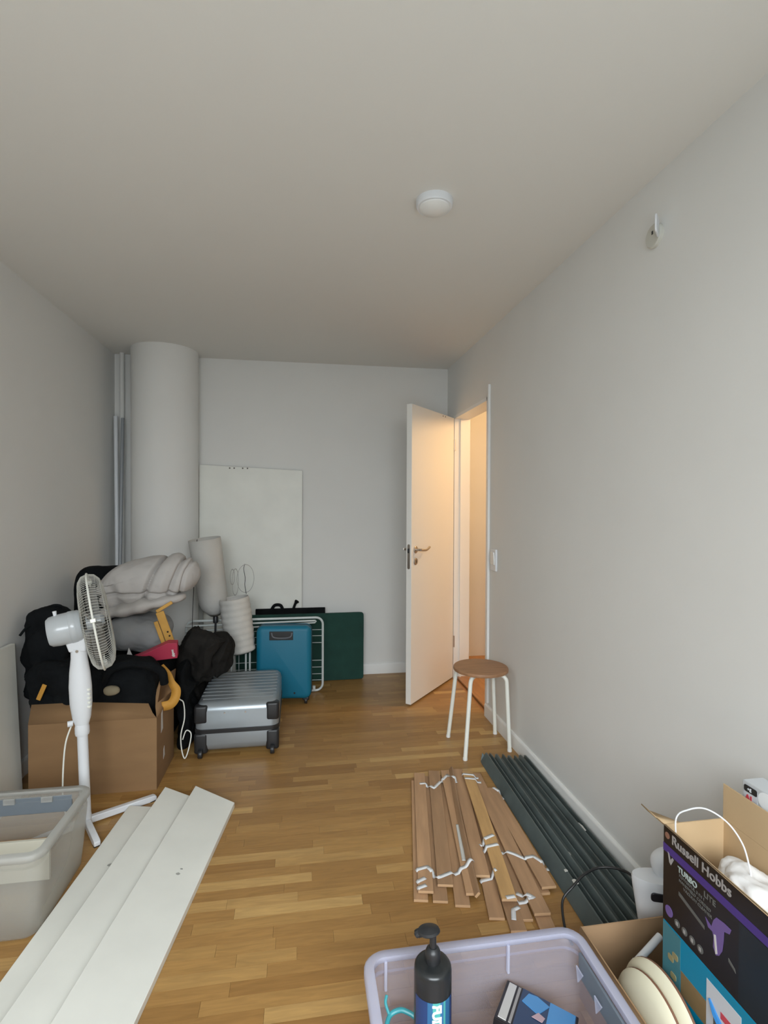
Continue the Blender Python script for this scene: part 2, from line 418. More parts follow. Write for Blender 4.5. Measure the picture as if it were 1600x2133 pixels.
# round plastered column, riser pipe
tag(struct('column', MB().lathe([(.232, 0), (.232, H+.01)], 72, T(-.992, 4.06, 0), caps=False), WALL), 'wide round white column in the far left corner', 'column')
tag(struct('riser_pipe', MB().tube([(-1.322, 4.155, 0), (-1.322, 4.155, H)], .017, 14), WALL), 'thin painted riser pipe left of the round column', 'pipe')

# ================================================================== fixed small things
sd = thing('smoke_detector', 'round white smoke detector on the ceiling', 'smoke detector', (.485, 1.891, H))
obj('mounting_ring', MB().lathe([(.068, 0), (.068, -.02), (.064, -.026)], 40), WHITE_P, sd)
obj('sensor_dome', MB().lathe([(.058, -.022), (.056, -.030), (.045, -.038), (.02, -.043), (.001, -.044)], 40), TRIM, sd)
ol = thing('lamp_outlet', 'small round wall lamp outlet with its white lid swung open', 'wall outlet', (XR, 1.625, 2.292))
M_ = RY(-PI/2)
obj('base_plate', MB().lathe([(.040, 0), (.040, .009), (.036, .013)], 36, M_), SOFTG, ol)
obj('socket_slot', MB().box(-.0138, -.012, -.004, .004, .004, .016), BLACKP, ol)
obj('open_lid', MB().prism(rrect(.030, .030, .012), -.003, .003, T(-.030, -.046, .010) @ RZ(.80) @ RX(PI/2)), WHITE_P, ol, bevel=.0015)
sw = thing('light_switch', 'white rocker light switch on the right wall beside the doorway', 'light switch', (XR, 3.10, 1.03))
obj('switch_frame', MB().box(-.014, 0, -.042, .042, -.068, .068), WHITE_P, sw, bevel=.004)
obj('rocker', MB().box(-.021, -.012, -.030, .030, -.028, .052, RY(-.06)), TRIM, sw, bevel=.003)

# ================================================================== stool
st = thing('stool', 'low round stool with a wooden seat and four white tube legs', 'stool', (1.016, 2.846, 0))
obj('seat', MB().lathe([(.145, .428), (.1545, .432), (.1555, .438), (.155, .445), (.152, .449), (.12, .450), (.001, .450)], 56), SEATW, st)
feet = [(.862, 2.968), (.874, 2.683), (1.150, 2.742), (1.152, 2.968)]
for fx, fy in feet:
    dx, dy = fx-1.016, fy-2.846; L_ = math.hypot(dx, dy); ux, uy = dx/L_, dy/L_
    pr = [(.03, .418), (.09, .418)] + [(.115+.036*math.sin(a), .382+.036*math.cos(a)) for a in (.15, .5, .85, 1.2, 1.45)] + [(L_, .004)]
    lg = obj('leg', MB().tube([(ux*a, uy*a, b) for a, b in pr], .0115, 12), WHITE_M, st)
    obj('foot_cap', MB().lathe([(.0128, 0), (.0128, .012)], 14, T(ux*L_, uy*L_, 0)), TRIM, lg)

# ================================================================== long steel rails by the right wall
def rail(x0f, x0n, w, h, yf, yn, label, tape=(), sl=.012):
    """a folded sheet trough: raised lips and a ridge, lying along the wall"""
    root = thing('steel_rail', label, 'metal rail', (0, 0, 0), 0)
    prof = [(0, .002), (sl*.35, h*.34), (sl, h*.92), (sl+.003, h*.99), (sl+.008, h), (sl+.011, h*.86), (sl+.014, h*.50), (w-.016, h*.40), (w-.010, h*.50), (w-.007, h*.90), (w-.004, h*.94), (w-.0005, h*.86), (w, .002)]
    t = .0016
    inner = [(min(max(a, t*1.5), w-t*1.5), max(b-t*2, .001)) for a, b in prof]
    loop = prof + inner[::-1]; k = len(loop); v = []; f = []
    ys = [yf, yf-.02, yf-.06, yf-.4, (yf+yn)/2, yn+.2, yn]
    for i, yy in enumerate(ys):
        s = (yf-yy)/(yf-yn); x0 = x0f + (x0n-x0f)*s; sq = .93 if i == 0 else 1; dz = .0
        for a, b in loop: v.append((x0 + (a-w/2)*sq + w/2, yy, b*sq + dz))
    for i in range(len(ys)-1): f += [(i*k+j, i*k+(j+1) % k, (i+1)*k+(j+1) % k, (i+1)*k+j) for j in range(k)]
    n = len(prof)
    for i in (0, len(ys)-1):
        for j in range(n-1): f.append((i*k+j, i*k+j+1, i*k+k-2-j, i*k+k-1-j))
    obj('rail_profile', MB().add(v, f), RAIL, root, ang=25)
    obj('end_tab', MB().prism([(.004, .004), (w*.3, .004), (w*.34, h*.7), (w*.2, h*.92), (.010, h*.8)], 0, .002, T(x0f, yf, 0) @ RX(PI/2)), mat('bare_edge', (.22, .27, .28), .4, .3), root)
    for (ty, tx, a, b, ht) in tape:
        s = (yf-ty)/(yf-yn); x0 = x0f + (x0n-x0f)*s + tx
        ht = max(q1[1] + (q2[1]-q1[1])*(tx-q1[0])/max(1e-6, q2[0]-q1[0]) for q1, q2 in zip(prof, prof[1:]) if q1[0] <= tx <= q2[0]) + .0015
        obj('tape_scrap', MB().prism([(-a, -b), (a*.7, -b*.8), (a, b*.2), (a*.3, b), (-a*.8, b*.7)], ht+.0005, ht+.0016, T(x0, ty, 0)), MASK, root)
    return root
rail(.948, .905, .060, .050, 2.655, 1.36, sl=.028, label= 'grey-green steel rail lying nearest to the tied wooden slats', tape=[(1.74, .03, .007, .007, .0245), (1.68, .035, .010, .014, .0215)])
rail(1.012, .971, .058, .052, 2.63, 1.36, label= 'grey-green steel rail second from the tied wooden slats', tape=[(1.86, .038, .005, .012, .0245)])
rail(1.073, 1.040, .056, .050, 2.61, 1.36, label= 'grey-green steel rail second from the skirting board', tape=[])
rail(1.132, 1.108, .049, .052, 2.60, 1.42, label= 'grey-green steel rail lying against the skirting board', tape=[(1.97, .022, .008, .030, .0255)])

# ================================================================== tied slatted bed base
sb = thing('slatted_bed_base', 'pile of birch bed slats tied together with white ribbon on the floor', 'bed slats', (0, 0, 0))
SL = [  # x,y far ; x,y near ; width ; z far ; z near ; light
    (.565, 2.50, .410, 1.735, .050, .000, .000, 0), (.640, 2.53, .475, 1.72, .052, .000, .000, 0), (.715, 2.52, .545, 1.69, .052, .000, .000, 0),
    (.800, 2.47, .640, 1.62, .052, .000, .000, 0), (.830, 2.38, .730, 1.60, .052, .000, .000, 0), (.865, 2.32, .842, 1.70, .050, .000, .000, 0),
    (.590, 2.545, .432, 1.755, .054, .013, .013, 0), (.668, 2.555, .508, 1.775, .056, .013, .013, 0), (.725, 2.55, .590, 1.72, .046, .013, .013, 0),
    (.790, 2.555, .655, 1.80, .054, .013, .013, 0), (.865, 2.50, .790, 1.60, .056, .013, .013, 0), (.895, 2.36, .868, 1.71, .054, .013, .013, 0),
    (.780, 2.20, .690, 1.56, .052, .000, .000, 0), (.860, 2.10, .785, 1.55, .052, .000, .000, 0),
    (.760, 2.552, .605, 1.70, .022, .026, .026, 0), (.825, 2.50, .700, 1.66, .052, .026, .026, 1)]
trees = []
for (xa, ya, xb, yb, wd, za, zb, lt) in SL:
    a = Vector((xa, ya, 0)); b = Vector((xb, yb, 0)); d = b-a; l = d.length; an = math.atan2(d.y, d.x)
    mb = MB(); n = 8; v = []; f = []
    for i in range(n+1):
        bow = .010*math.sin(PI*i/n)*(1 if za > .015 else .2)
        for p, q in ((-wd/2, 0), (wd/2, 0), (wd/2, .0095), (-wd/2, .0095)): v.append((l*i/n, p, q+bow+.0005))
    for i in range(n): f += [(i*4+j, i*4+(j+1) % 4, i*4+4+(j+1) % 4, i*4+4+j) for j in range(4)]
    f += [(3, 2, 1, 0), (n*4, n*4+1, n*4+2, n*4+3)]
    tilt = .9 if wd < .03 else 0
    M_ = T(xa, ya, za) @ RZ(an) @ RX(tilt)
    mb.add(v, f); me = mb.mesh('slat', False)
    me.materials.append(SLATL if lt else SLAT); me.materials.append(SLATE)
    for p_ in me.polygons[-2:]: p_.material_index = 1
    o = obj('slat', me, None, sb, bevel=.0012); o.matrix_local = M_
    if lt: o['label'] = 'lighter, shinier slat on top'
    trees.append(BVHTree.FromPolygons([M_ @ Vector(p) for p in v], f))
def top_z(x, y):
    z = 0
    for t in trees:
        h = t.ray_cast(Vector((x, y, 1)), Vector((0, 0, -1)))
        if h[0] is not None: z = max(z, h[0].z)
    return z
def ribbon(pts, wd=.0155, name='ribbon', m=RIB):
    P = []
    for i in range(len(pts)-1):
        a, b = Vector(pts[i]), Vector(pts[i+1]); k = max(2, int((b-a).length/.006))
        P += [a.lerp(b, t/k) for t in range(k)]
    P.append(Vector(pts[-1]))
    Z = [top_z(p.x, p.y) + .0012 for p in P]
    Z = [max(Z[max(0, i-1):i+2])*.6 + Z[i]*.4 for i in range(len(Z))]
    v = []; f = []
    for i, p in enumerate(P):
        t = (P[min(i+1, len(P)-1)] - P[max(i-1, 0)]).normalized(); nn = Vector((-t.y, t.x))*wd/2
        for s in (-1, 1): v.append((p.x+nn.x*s, p.y+nn.y*s, Z[i]+.001))
    for i in range(len(P)-1): f.append((2*i, 2*i+1, 2*i+3, 2*i+2))
    obj(name, MB().add(v, f), m, sb, solid=.0012)
for R_ in ([(.567, 2.44), (.600, 2.44), (.625, 2.39), (.722, 2.50), (.745, 2.42)], [(.420, 1.86), (.465, 1.87), (.493, 1.81), (.640, 1.86)],
           [(.790, 2.475), (.865, 2.445)], [(.790, 2.43), (.865, 2.405)], [(.885, 2.37), (.905, 2.36), (.935, 2.29)],
           [(.700, 1.955), (.765, 1.98)], [(.700, 1.915), (.768, 1.925), (.815, 1.885), (.838, 1.86), (.88, 1.865), (.905, 1.82), (.925, 1.82)],
           [(.640, 1.785), (.705, 1.795)], [(.690, 1.665), (.790, 1.668), (.745, 1.71)], [(.410, 1.80), (.445, 1.815)], [(.405, 1.77), (.44, 1.78)], [(.690, 1.60), (.705, 1.64), (.73, 1.65)]):
    ribbon([Vector((a, b)) for a, b in R_])
ribbon([Vector((.652, 2.10)), Vector((.625, 1.96)), Vector((.610, 1.88))], .014, 'torn_tape', MASK)

# ================================================================== shelf boards, front left
def board(xa, xb, xc, xd, yf, yn, lz, rz, label, marks=()):
    """left-far, right-far, left-near, right-near x; left edge rests on the neighbour"""
    root = thing('shelf_board', label, 'shelf board', (0, 0, 0)); t = .022
    def zz(s): return lz*(1-s) + rz*s
    v = []
    for (x, yy, s) in ((xa, yf[0], 0), (xb, yf[1], 1), (xd, yn[1], 1), (xc, yn[0], 0)): v.append((x, yy, zz(s)))
    top = [(x, y, z+t) for x, y, z in v]
    obj('panel', MB().add(v + top, [(3, 2, 1, 0), (4, 5, 6, 7), (0, 1, 5, 4), (1, 2, 6, 5), (2, 3, 7, 6), (3, 0, 4, 7)]), IVORY, root, bevel=.0012)
    bt = BVHTree.FromPolygons([Vector(p) for p in top], [(0, 1, 2), (0, 2, 3)])
    for (mx, my, r) in marks:
        s = (mx-xa)/(xb-xa)
        q = MB(); k = 9
        q.prism([(r*math.cos(2*PI*i/k)*(1+.4*random.random()), r*.8*math.sin(2*PI*i/k)*(1+.4*random.random())) for i in range(k)], 0, .0006, T(mx, my, 0) @ T(0, 0, 0))
        q.v = [(x, y, bt.ray_cast(Vector((x, y, 1)), Vector((0, 0, -1)))[0].z + .0002 + z) for x, y, z in q.v]
        obj('scuff_mark', q, mat('scuff', (.36, .36, .33), .8), root)
board(-.755, -.585, -.885, -.715, (2.455, 2.42), (1.0, .98), .004, .0, 'long white shelf board on the floor, leftmost of three, next to the clear bin', [(-.70, 2.06, .008)])
board(-.622, -.462, -.800, -.640, (2.535, 2.47), (1.0, .98), .034, .0, 'middle one of three long white shelf boards overlapping on the floor', [(-.598, 1.66, .006), (-.57, 1.78, .007)])
board(-.484, -.295, -.672, -.483, (2.52, 2.415), (1.0, .98), .036, .0, 'widest white shelf board on the floor, rightmost of three, edge on the parquet', [(-.43, 1.98, .004), (-.436, 1.955, .006)])

# ================================================================== clear storage bins
def bin_(root, hx, hy, h, mw, mr, rc=.04, rim=.016, taper=.022):
    n = 6; lv = []
    prof = [(taper+.012, .004), (taper, .016), (taper*.6, h*.4), (taper*.25, h*.78), (taper*.22, h-.045), (.012, h-.042), (.010, h-.008)]
    v = []; m = 0
    for ins, z in prof:
        R = rrect(hx-ins, hy-ins, rc, n); m = len(R); v += [(x, y, z) for x, y in R]
    f = [tuple(range(m))[::-1]]
    for i in range(len(prof)-1): f += [(i*m+k, i*m+(k+1) % m, (i+1)*m+(k+1) % m, (i+1)*m+k) for k in range(m)]
    obj('tub', MB().add(v, f), mw, root, solid=.0025, ang=50)
    A = rrect(hx+.004, hy+.004, rc+.01, n); B = rrect(hx-.018, hy-.018, rc-.01, n); k = len(A)
    v = [(x, y, h-.020) for x, y in A] + [(x, y, h-.004) for x, y in A] + [(x*.985, y*.985, h) for x, y in A] + [(x, y, h) for x, y in B] + [(x, y, h-.012) for x, y in B]
    f = []
    for i in range(4): f += [(i*k+j, i*k+(j+1) % k, (i+1)*k+(j+1) % k, (i+1)*k+j) for j in range(k)]
    obj('rim', MB().add(v, f), mr, root, solid=.002, ang=50)
br = thing('storage_bin', 'clear lilac-tinted plastic bin with a shampoo bottle in it, bottom of the photo', 'storage bin', (.428, 1.050, 0))
bin_(br, .276, .192, .28, BIN_R, BIN_RR)
for x in (.085, -.225):
    obj('stiffening_rib', MB().box(x-.0035, x+.0035, .168, .180, .20, .272), BIN_RR, br, bevel=.002)
for yy in (.10, .02, -.08, -.14):
    obj('grip_tooth', MB().prism([(0, 0), (.030, 0), (.022, -.035)], 0, .003, T(.243, yy, .235) @ RZ(PI/2) @ RX(PI/2)), BIN_RR, br)
obj('side_handle', MB().box(.255, .262, -.15, .14, .20, .258), BARG, br, bevel=.002, label='slate grey grip strip')
bl = thing('storage_bin', 'cloudy plastic bin with a slate grey grip strip, against the left wall', 'storage bin', (-1.078, 1.945, 0))
bin_(bl, .284, .205, .285, BIN_L, BIN_LR)
obj('side_handle', MB().box(-.12, .215, .192, .199, .196, .258), BARG, bl, bevel=.002, label='slate grey grip strip')
for x in (.0, .13):
    obj('clip_tab', MB().box(x-.02, x+.02, .183, .192, .240, .262), BIN_LR, bl, bevel=.002)
pd = thing('paper_pad', 'pale cream paper pad standing inside the cloudy plastic bin', 'paper pad', (-.995, 2.03, 0))
obj('sheets', MB().box(-.12, .105, -.012, .0, .02, .165), mat('cream_paper', (.78, .76, .64), .8), pd, bevel=.001)
obj('card_back', MB().box(-.12, .105, .0005, .004, .02, .165), CARD, pd)

# ---- contents of the right-hand bin
cb = thing('folded_towel', 'dark folded cloth under the shampoo bottle in the lilac bin', 'cloth', (.300, 1.03, 0))
for i in range(4):
    obj('fold', rbox(.098-.003*i, .11, .036, .03, .015, M=T(0, 0, .020+i*.0365)), CHARF, cb)
bo = thing('pump_bottle', 'black pump shampoo bottle with a blue-green label in the lilac bin', 'bottle', (.286, 1.095, .1675))
obj('bottle_body', MB().lathe([(.036, 0), (.0405, .004), (.041, .02), (.041, .188), (.0400, .196), (.0365, .201), (.030, .2035), (.017, .206), (.014, .2065)], 48), BOTL, bo)
def band(a0, a1, z0, z1, m, name='label_band', r=.0416):
    v = []; f = []; n = 10
    for i in range(n+1):
        a = a0 + (a1-a0)*i/n
        for z in (z0, z1): v.append((r*math.cos(a), r*math.sin(a), z))
    for i in range(n): f.append((2*i, 2*i+2, 2*i+3, 2*i+1))
    return obj(name, MB().add(v, f), m, bo)
fc = -PI/2 + .03
for a0, a1, m in ((-1.35, -.55, IRI1), (-.55, -.28, IRI3), (-.28, .12, IRI2), (.12, .30, IRI3), (.30, .42, IRI2), (.42, .75, IRI3), (.75, 1.0, IRI1)):
    band(fc+a0, fc+a1, .005, .150, m)
t_ = text_mesh('FUDGE', .0265, WTXT, bo, Matrix.Identity(4), .0004, .0012)
for vv in t_.data.vertices:      # wrap the word round the bottle, reading downwards
    x, y, z = vv.co; a = fc - .06 + (y-.009)/.042
    rr = .0422 + z; vv.co = (rr*math.cos(a), rr*math.sin(a), .146 - x)
obj('pump_collar', MB().lathe([(.0155, .204), (.0165, .206), (.0165, .226), (.014, .232), (.009, .236)], 28), BLACKP, bo)
obj('pump_stem', MB().tube([(0, 0, .23), (0, 0, .268)], .0075, 16), BLACKP, bo)
ph = MB().lathe([(.006, -.006), (.014, -.004), (.0185, .001), (.017, .006), (.008, .010), (.001, .011)], 32, T(-.010, -.002, .272) @ RZ(-.20) @ RY(-.10) @ Matrix.Scale(1.35, 4, (1, 0, 0)))
ph.tube(smooth([(-.01, -.002, .272), (-.03, .003, .268), (-.037, .004, .262)]), [.009]*10+[.006]*3, 10)
obj('pump_head', ph, BLACKP, bo)
gb = thing('game_case', 'glossy black and blue game case leaning in the lilac bin', 'game case', (.520, 1.098, .135), -.62)
gb.rotation_euler = (-.28, .12, -.62)
obj('case_body', MB().box(-.085, .085, -.075, .085, 0, .062), BOXBLK, gb, bevel=.002)
obj('cover_print', MB().box(-.045, .080, -.070, .081, .062, .0635), SCREEN, gb)
k_ = obj('cover_panel', MB().box(.02, .078, -.068, .079, .0636, .0645), SKYB, gb)
obj('picture', MB().prism([(-.03, -.01), (.01, -.03), (.03, .02), (0, .035), (-.02, .03)], .0636, .0648, T(-.01, .04, 0)), SKYB, gb)
obj('picture', MB().prism([(-.012, -.01), (.012, -.012), (.016, .008), (0, .016)], .0648, .0655, T(0, .0, 0)), PINKP, gb)
obj('spine_stripe', MB().box(-.078, -.060, -.066, .077, .0622, .0636), PALEC, gb)
obj('spine_stripe', MB().box(-.055, -.049, -.066, .077, .0622, .0636), GTXT, gb)
obj('front_badge', MB().prism(rrect(.045, .010, .009), .0, .0012, T(-.01, -.0752, .03) @ RX(PI/2)), PALEC, gb)
hg = thing('teal_hanger', 'small teal plastic hanger beside the shampoo bottle', 'hanger', (.225, 1.185, 0))
hg_m = MB().tube(smooth([(-.035, -.03, .16), (-.02, .0, .172), (.0, .006, .178), (.02, .004, .176), (.045, -.012, .165), (.055, -.05, .13), (.055, -.06, .115)]), .0055, 10)
hg_m.tube(smooth([(-.018, .002, .172), (-.026, .014, .192), (-.022, .022, .204)]), .0035, 8)
hg_m.tube(smooth([(-.035, -.03, .16), (-.036, -.06, .12), (-.034, -.062, .03)]), .005, 8)
obj('hook', hg_m, TEALP, hg)
jr = thing('lidded_jar', 'small round jar with a black lid beside the game case', 'jar', (.435, 1.005, .06))
obj('jar_body', MB().lathe([(.030, 0), (.034, .004), (.034, .075)], 32), WHITE_P, jr)
obj('lid', MB().lathe([(.036, .072), (.036, .100), (.033, .105), (.001, .105)], 32), BLACKP, jr)
tw = tag(obj('crumpled_tissue', blob((.345, .985, .196), (.036, .028, .024), 2.2, .015, 22, 3, 4), TISSUE), 'crumpled white tissue right of the shampoo bottle', 'tissue')
lw = tag(obj('folded_shirt', rbox(.09, .12, .10, .03, .03, M=T(.568, 1.04, .018)), GREYF), 'grey folded cloth under the game case in the lilac bin', 'cloth')

# ================================================================== right-hand boxes
def plate(name, y0, y1, z0, z1, m, parent, X, t=.0006, lift=0):
    return obj(name, MB().box(X-t-lift, X-lift+.0001, min(y0, y1), max(y0, y1), z0, z1), m, parent)
FX = .86
bb = thing('blue_parcel', 'bright blue cardboard parcel with brown tape under the black appliance box', 'parcel box', (0, 0, 0))
obj('carton', MB().box(FX, 1.023, .60, 1.119, .005, .379), BLUEB, bb, bevel=.003)
plate('clear_tape', 1.059, 1.117, .008, .376, FOILT, bb, FX)
plate('brown_tape', 1.057, .981, .252, .306, TAPEB, bb, FX)
lb = plate('shipping_label', .981, .892, .140, .358, LABEL, bb, FX)
for a, b, c, d, m in ((.961, .942, .272, .295, DTXT), (.970, .915, .208, .226, BLUEI), (.942, .906, .308, .322, REDI)):
    obj('print_mark', MB().box(FX-.0013, FX-.0005, b, a, c, d), m, lb)
obj('ink_swoosh', MB().tube([(FX-.001, .972, .322), (FX-.001, .956, .304), (FX-.001, .938, .290), (FX-.001, .915, .285)], [.003, .007, .008, .004], 6), BLUEI, lb)
for a, b in ((1.089, .308), (1.080, .272), (1.075, .322)):
    obj('tape_print', MB().prism(rrect(.007, .009, .004, 3), 0, .0012, T(FX-.0005, a, b) @ RY(-PI/2)), mat('ochre_print', (.30, .26, .13), .5), bb)
rb = thing('appliance_box', 'black appliance box with purple stripe and open cardboard flaps', 'appliance box', (0, 0, 0))
z0, z1, yf_, yn_, xb_ = .380, .606, 1.119, .60, 1.023
t = .003
obj('front_wall', MB().box(FX, FX+t, yn_, yf_, z0, z1), BOXBLK, rb, bevel=.0008)
obj('back_wall', MB().box(xb_-t, xb_, yn_, yf_, z0, z1), CARDL, rb)
obj('end_wall', MB().box(FX+t, xb_-t, yf_-t, yf_, z0, z1), CARDL, rb)
obj('end_wall', MB().box(FX+t, xb_-t, yn_, yn_+t, z0, z1), CARDL, rb)
obj('bottom', MB().box(FX+t, xb_-t, yn_+t, yf_-t, z0, z0+t), CARDL, rb)
obj('lining', MB().box(FX+t, FX+t+.0015, yn_+t, yf_-t, z0+t, z1+.0008), CARDL, rb)
obj('top_flap', MB().box(xb_-t, xb_, yn_, yf_, z1, z1+.085), CARDL, rb, bevel=.0008, label='cardboard flap standing up at the back')
fm_ = MB().add([(FX-.001, yf_, z1), (FX+.05, yf_, z1-.004), (FX+.012, yf_+.075, z1-.012), (FX-.004, yf_+.078, z1+.004)], [(0, 1, 2, 3)])
obj('top_flap', fm_, CARDL, rb, solid=.003, label='cardboard flap folded out at the far end')
fn_ = MB().add([(FX-.001, yf_-.002, z1+.001), (FX-.004, yn_, z1+.001), (FX-.010, yn_, z1+.008), (FX-.012, yf_+.01, z1+.010)], [(0, 1, 2, 3)])
obj('folded_edge', fn_, CARDL, rb, solid=.0015)
# printed front: reading direction runs from the far end towards the camera
def onface(y, z): return Matrix(((0, 0, -1, FX-.0004), (-1, 0, 0, y), (0, 1, 0, z), (0, 0, 0, 1)))
plate('purple_stripe', yf_, yn_, .546, .564, PURP, rb, FX)
plate('dark_field', .900, yn_, .384, .544, BOXNAV, rb, FX, .0004)
text_mesh('Russell Hobbs', .0300, GTXT, rb, onface(1.091, .5765), bold=.0005)
bd = obj('round_badge', MB().lathe([(.0075, 0), (.0075, .0008)], 20, onface(1.105, .587)), COPPER, rb)
text_mesh('TURBO', .0178, MTXT, rb, onface(1.070, .5265), bold=.0004)
text_mesh('LITE', .0178, DTXT, rb, onface(.992, .5265), bold=.0002)
text_mesh('POWERFUL 3 IN 1', .0096, DTXT, rb, onface(1.066, .516))
text_mesh('HANDHELD CORDED', .0096, DTXT, rb, onface(1.066, .505))
text_mesh('VACUUM CLEANER', .0096, DTXT, rb, onface(1.052, .494))
vm = MB().prism([(0, .020), (.0045, .018), (.009, .0055), (.0155, .0145), (.020, .0125), (.011, -.0055), (.0055, -.002)], 0, .0008, onface(1.103, .530))
obj('arrow_emblem', vm, GTXT, rb)
obj('round_badge', MB().lathe([(.0122, 0), (.0122, .0008)], 24, onface(1.097, .412)), PURPL, rb)
for i in range(4):
    ic = obj('icon', MB().lathe([(.0085, 0), (.0085, .0008)], 20, onface(1.070-.0235*i, .404)), DTXT, rb)
    obj('icon_mark', MB().box(-.003, .003, -.004, .004, 0, .0006, onface(1.070-.0235*i, .404) @ T(0, 0, .001)), GTXT, ic)
obj('printed_tube', MB().prism([(0, 0), (.078, -.018), (.078, -.026), (0, -.009)], 0, .0005, onface(1.066, .482)), DTXT, rb)
pic = obj('printed_body', MB().prism([(0, .018), (.008, .014), (.017, .011), (.022, .028), (.030, .040), (.050, .044), (.068, .044), (.064, .032), (.050, .026), (.049, .006), (.046, -.018), (.038, -.034), (.030, -.040), (.022, -.028), (.023, -.008), (.020, .002), (.008, .002)], 0, .0007, onface(.986, .468)), PURPL, rb)
obj('printed_highlight', MB().prism([(.024, .0), (.029, .002), (.034, -.034), (.029, -.038)], .0008, .0013, onface(.986, .468)), PALEC, pic)
obj('printed_nozzle', MB().prism([(0, 0), (.016, -.009), (.018, -.016), (0, -.007)], 0, .0008, onface(.924, .450)), DTXT, pic)
pb = thing('printed_carton', 'pale grey printed carton behind the raised cardboard flap, at the right edge', 'carton', (0, 0, 0))
obj('carton', MB().box(1.034, 1.090, .60, 1.078, .005, .722), mat('pale_grey_card', (.56, .58, .60), .5), pb, bevel=.002)
def onface2(y, z): return Matrix(((0, 0, -1, 1.0336), (-1, 0, 0, y), (0, 1, 0, z), (0, 0, 0, 1)))
sk = obj('sticker', MB().box(0, .037, -.006, .029, 0, .0008, onface2(1.072, .682)), LABEL, pb)
obj('sticker_head', MB().prism(rrect(.0175, .0075, .004, 3, .0185, .020), .001, .0018, onface2(1.072, .688)), BLACKP, sk)
text_mesh('+E', .011, WTXT, sk, onface2(1.062, .704) @ T(0, 0, .0022))
text_mesh('AL', .020, REDI, sk, onface2(1.068, .680) @ T(0, 0, .001), bold=.001)
obj('round_print', MB().lathe([(.020, 0), (.020, .0008)], 24, onface2(1.014, .702)), WTXT, pb)
tag(obj('wrapping_cloth', blob((.946, .880, .548), (.062, .150, .045), 2.6, .018, 13, 5, 5), TISSUE), 'crumpled white wrapping inside the open appliance box', 'wrapping')
tag(obj('packing_foam', rbox(.070, .22, .108, .02, .01, M=T(.9425, .85, .384)), TISSUE), 'white packing block at the bottom of the open appliance box', 'packing')
tag(obj('wire_loop', MB().tube(smooth([(.873, 1.089, .56), (.872, 1.093, .633), (.889, 1.075, .663), (.915, 1.052, .676), (.941, 1.020, .662), (.950, .988, .633), (.942, .961, .60), (.940, .955, .585)], 8), .0018, 8), WHITE_P), 'thin white cable looping up out of the open appliance box', 'cable')
# large low cardboard box that the parcel, cartons and lids stand in
cx = thing('cardboard_box', 'low open cardboard box beside the lilac bin, holding cream lids and the blue parcel', 'cardboard box', (0, 0, 0))
bx0, bx1, by0, by1, bh = .768, 1.165, .56, 1.328, .200
obj('side_wall', MB().box(bx0, bx0+.004, by0, by1, 0, bh), CARD, cx)
obj('side_wall', MB().box(bx1-.004, bx1, by0, by1, 0, bh), CARD, cx)
obj('end_wall', MB().box(bx0+.004, bx1-.004, by1-.004, by1, 0, bh), CARD, cx)
obj('end_wall', MB().box(bx0+.004, bx1-.004, by0, by0+.004, 0, bh), CARD, cx)
obj('bottom', MB().box(bx0+.004, bx1-.004, by0+.004, by1-.004, 0, .004), CARD, cx)
obj('top_flap', MB().add([(bx0, by0, bh), (bx0, by1, bh), (bx0-.030, by1-.035, bh-.010), (bx0-.032, by0, bh-.010)], [(0, 1, 2, 3)]), CARD, cx, solid=.004)
for i, (x, lab, rr_) in enumerate(((.803, 'cream round lid leaning nearer the lilac bin', .128), (.830, 'cream round lid leaning nearer the blue parcel', .138))):
    ld = thing('pan_lid', lab, 'lid', (x, 1.075, .006+rr_), 0, 'cream lids in the cardboard box'); ld.rotation_euler = (0, -PI/2+.06, .03)
    obj('dish', MB().lathe([(rr_-.004, 0), (rr_, .003), (rr_-.004, .008), (rr_*.8, .018), (rr_*.4, .024), (.001, .025)], 56), CREAM, ld)
    obj('rim_band', MB().tube(arc((0, 0, -.001), rr_-.002, 0, 2*PI*47/48, 47, 'xy'), .003, 8, True), RUST, ld)
pw = thing('white_rod', 'short white plastic rod lying in the cardboard box behind the blue parcel', 'rod', (.90, 1.235, .195))
obj('rod', MB().tube([(-.045, -.02, -.012), (.06, .025, .010)], .009, 14), WHITE_P, pw)
obj('rod_end', MB().lathe([(.0105, 0), (.0105, .012)], 16, T(-.050, -.022, -.013) @ RZ(.4) @ RY(PI/2-.2)), WHITE_P, pw)
wk = thing('wire_whisk', 'chrome wire whisk in the cardboard box beside the blue parcel', 'whisk', (.8455, .972, .075))
for i in range(4):
    a = PI*i/4
    pts = [(.0105*math.cos(PI*k/12)*math.cos(a), .019*math.cos(PI*k/12)*math.sin(a), .10+.085*math.sin(PI*k/12)) for k in range(13)]
    pts = [(0, 0, .02)] + pts + [(0, 0, .02)]
    obj('wire', MB().tube(smooth(pts, 3), .0012, 6), CHROME, wk)
obj('grip', MB().lathe([(.007, -.068), (.009, -.06), (.008, 0), (.006, .03)], 16), CHROME, wk)

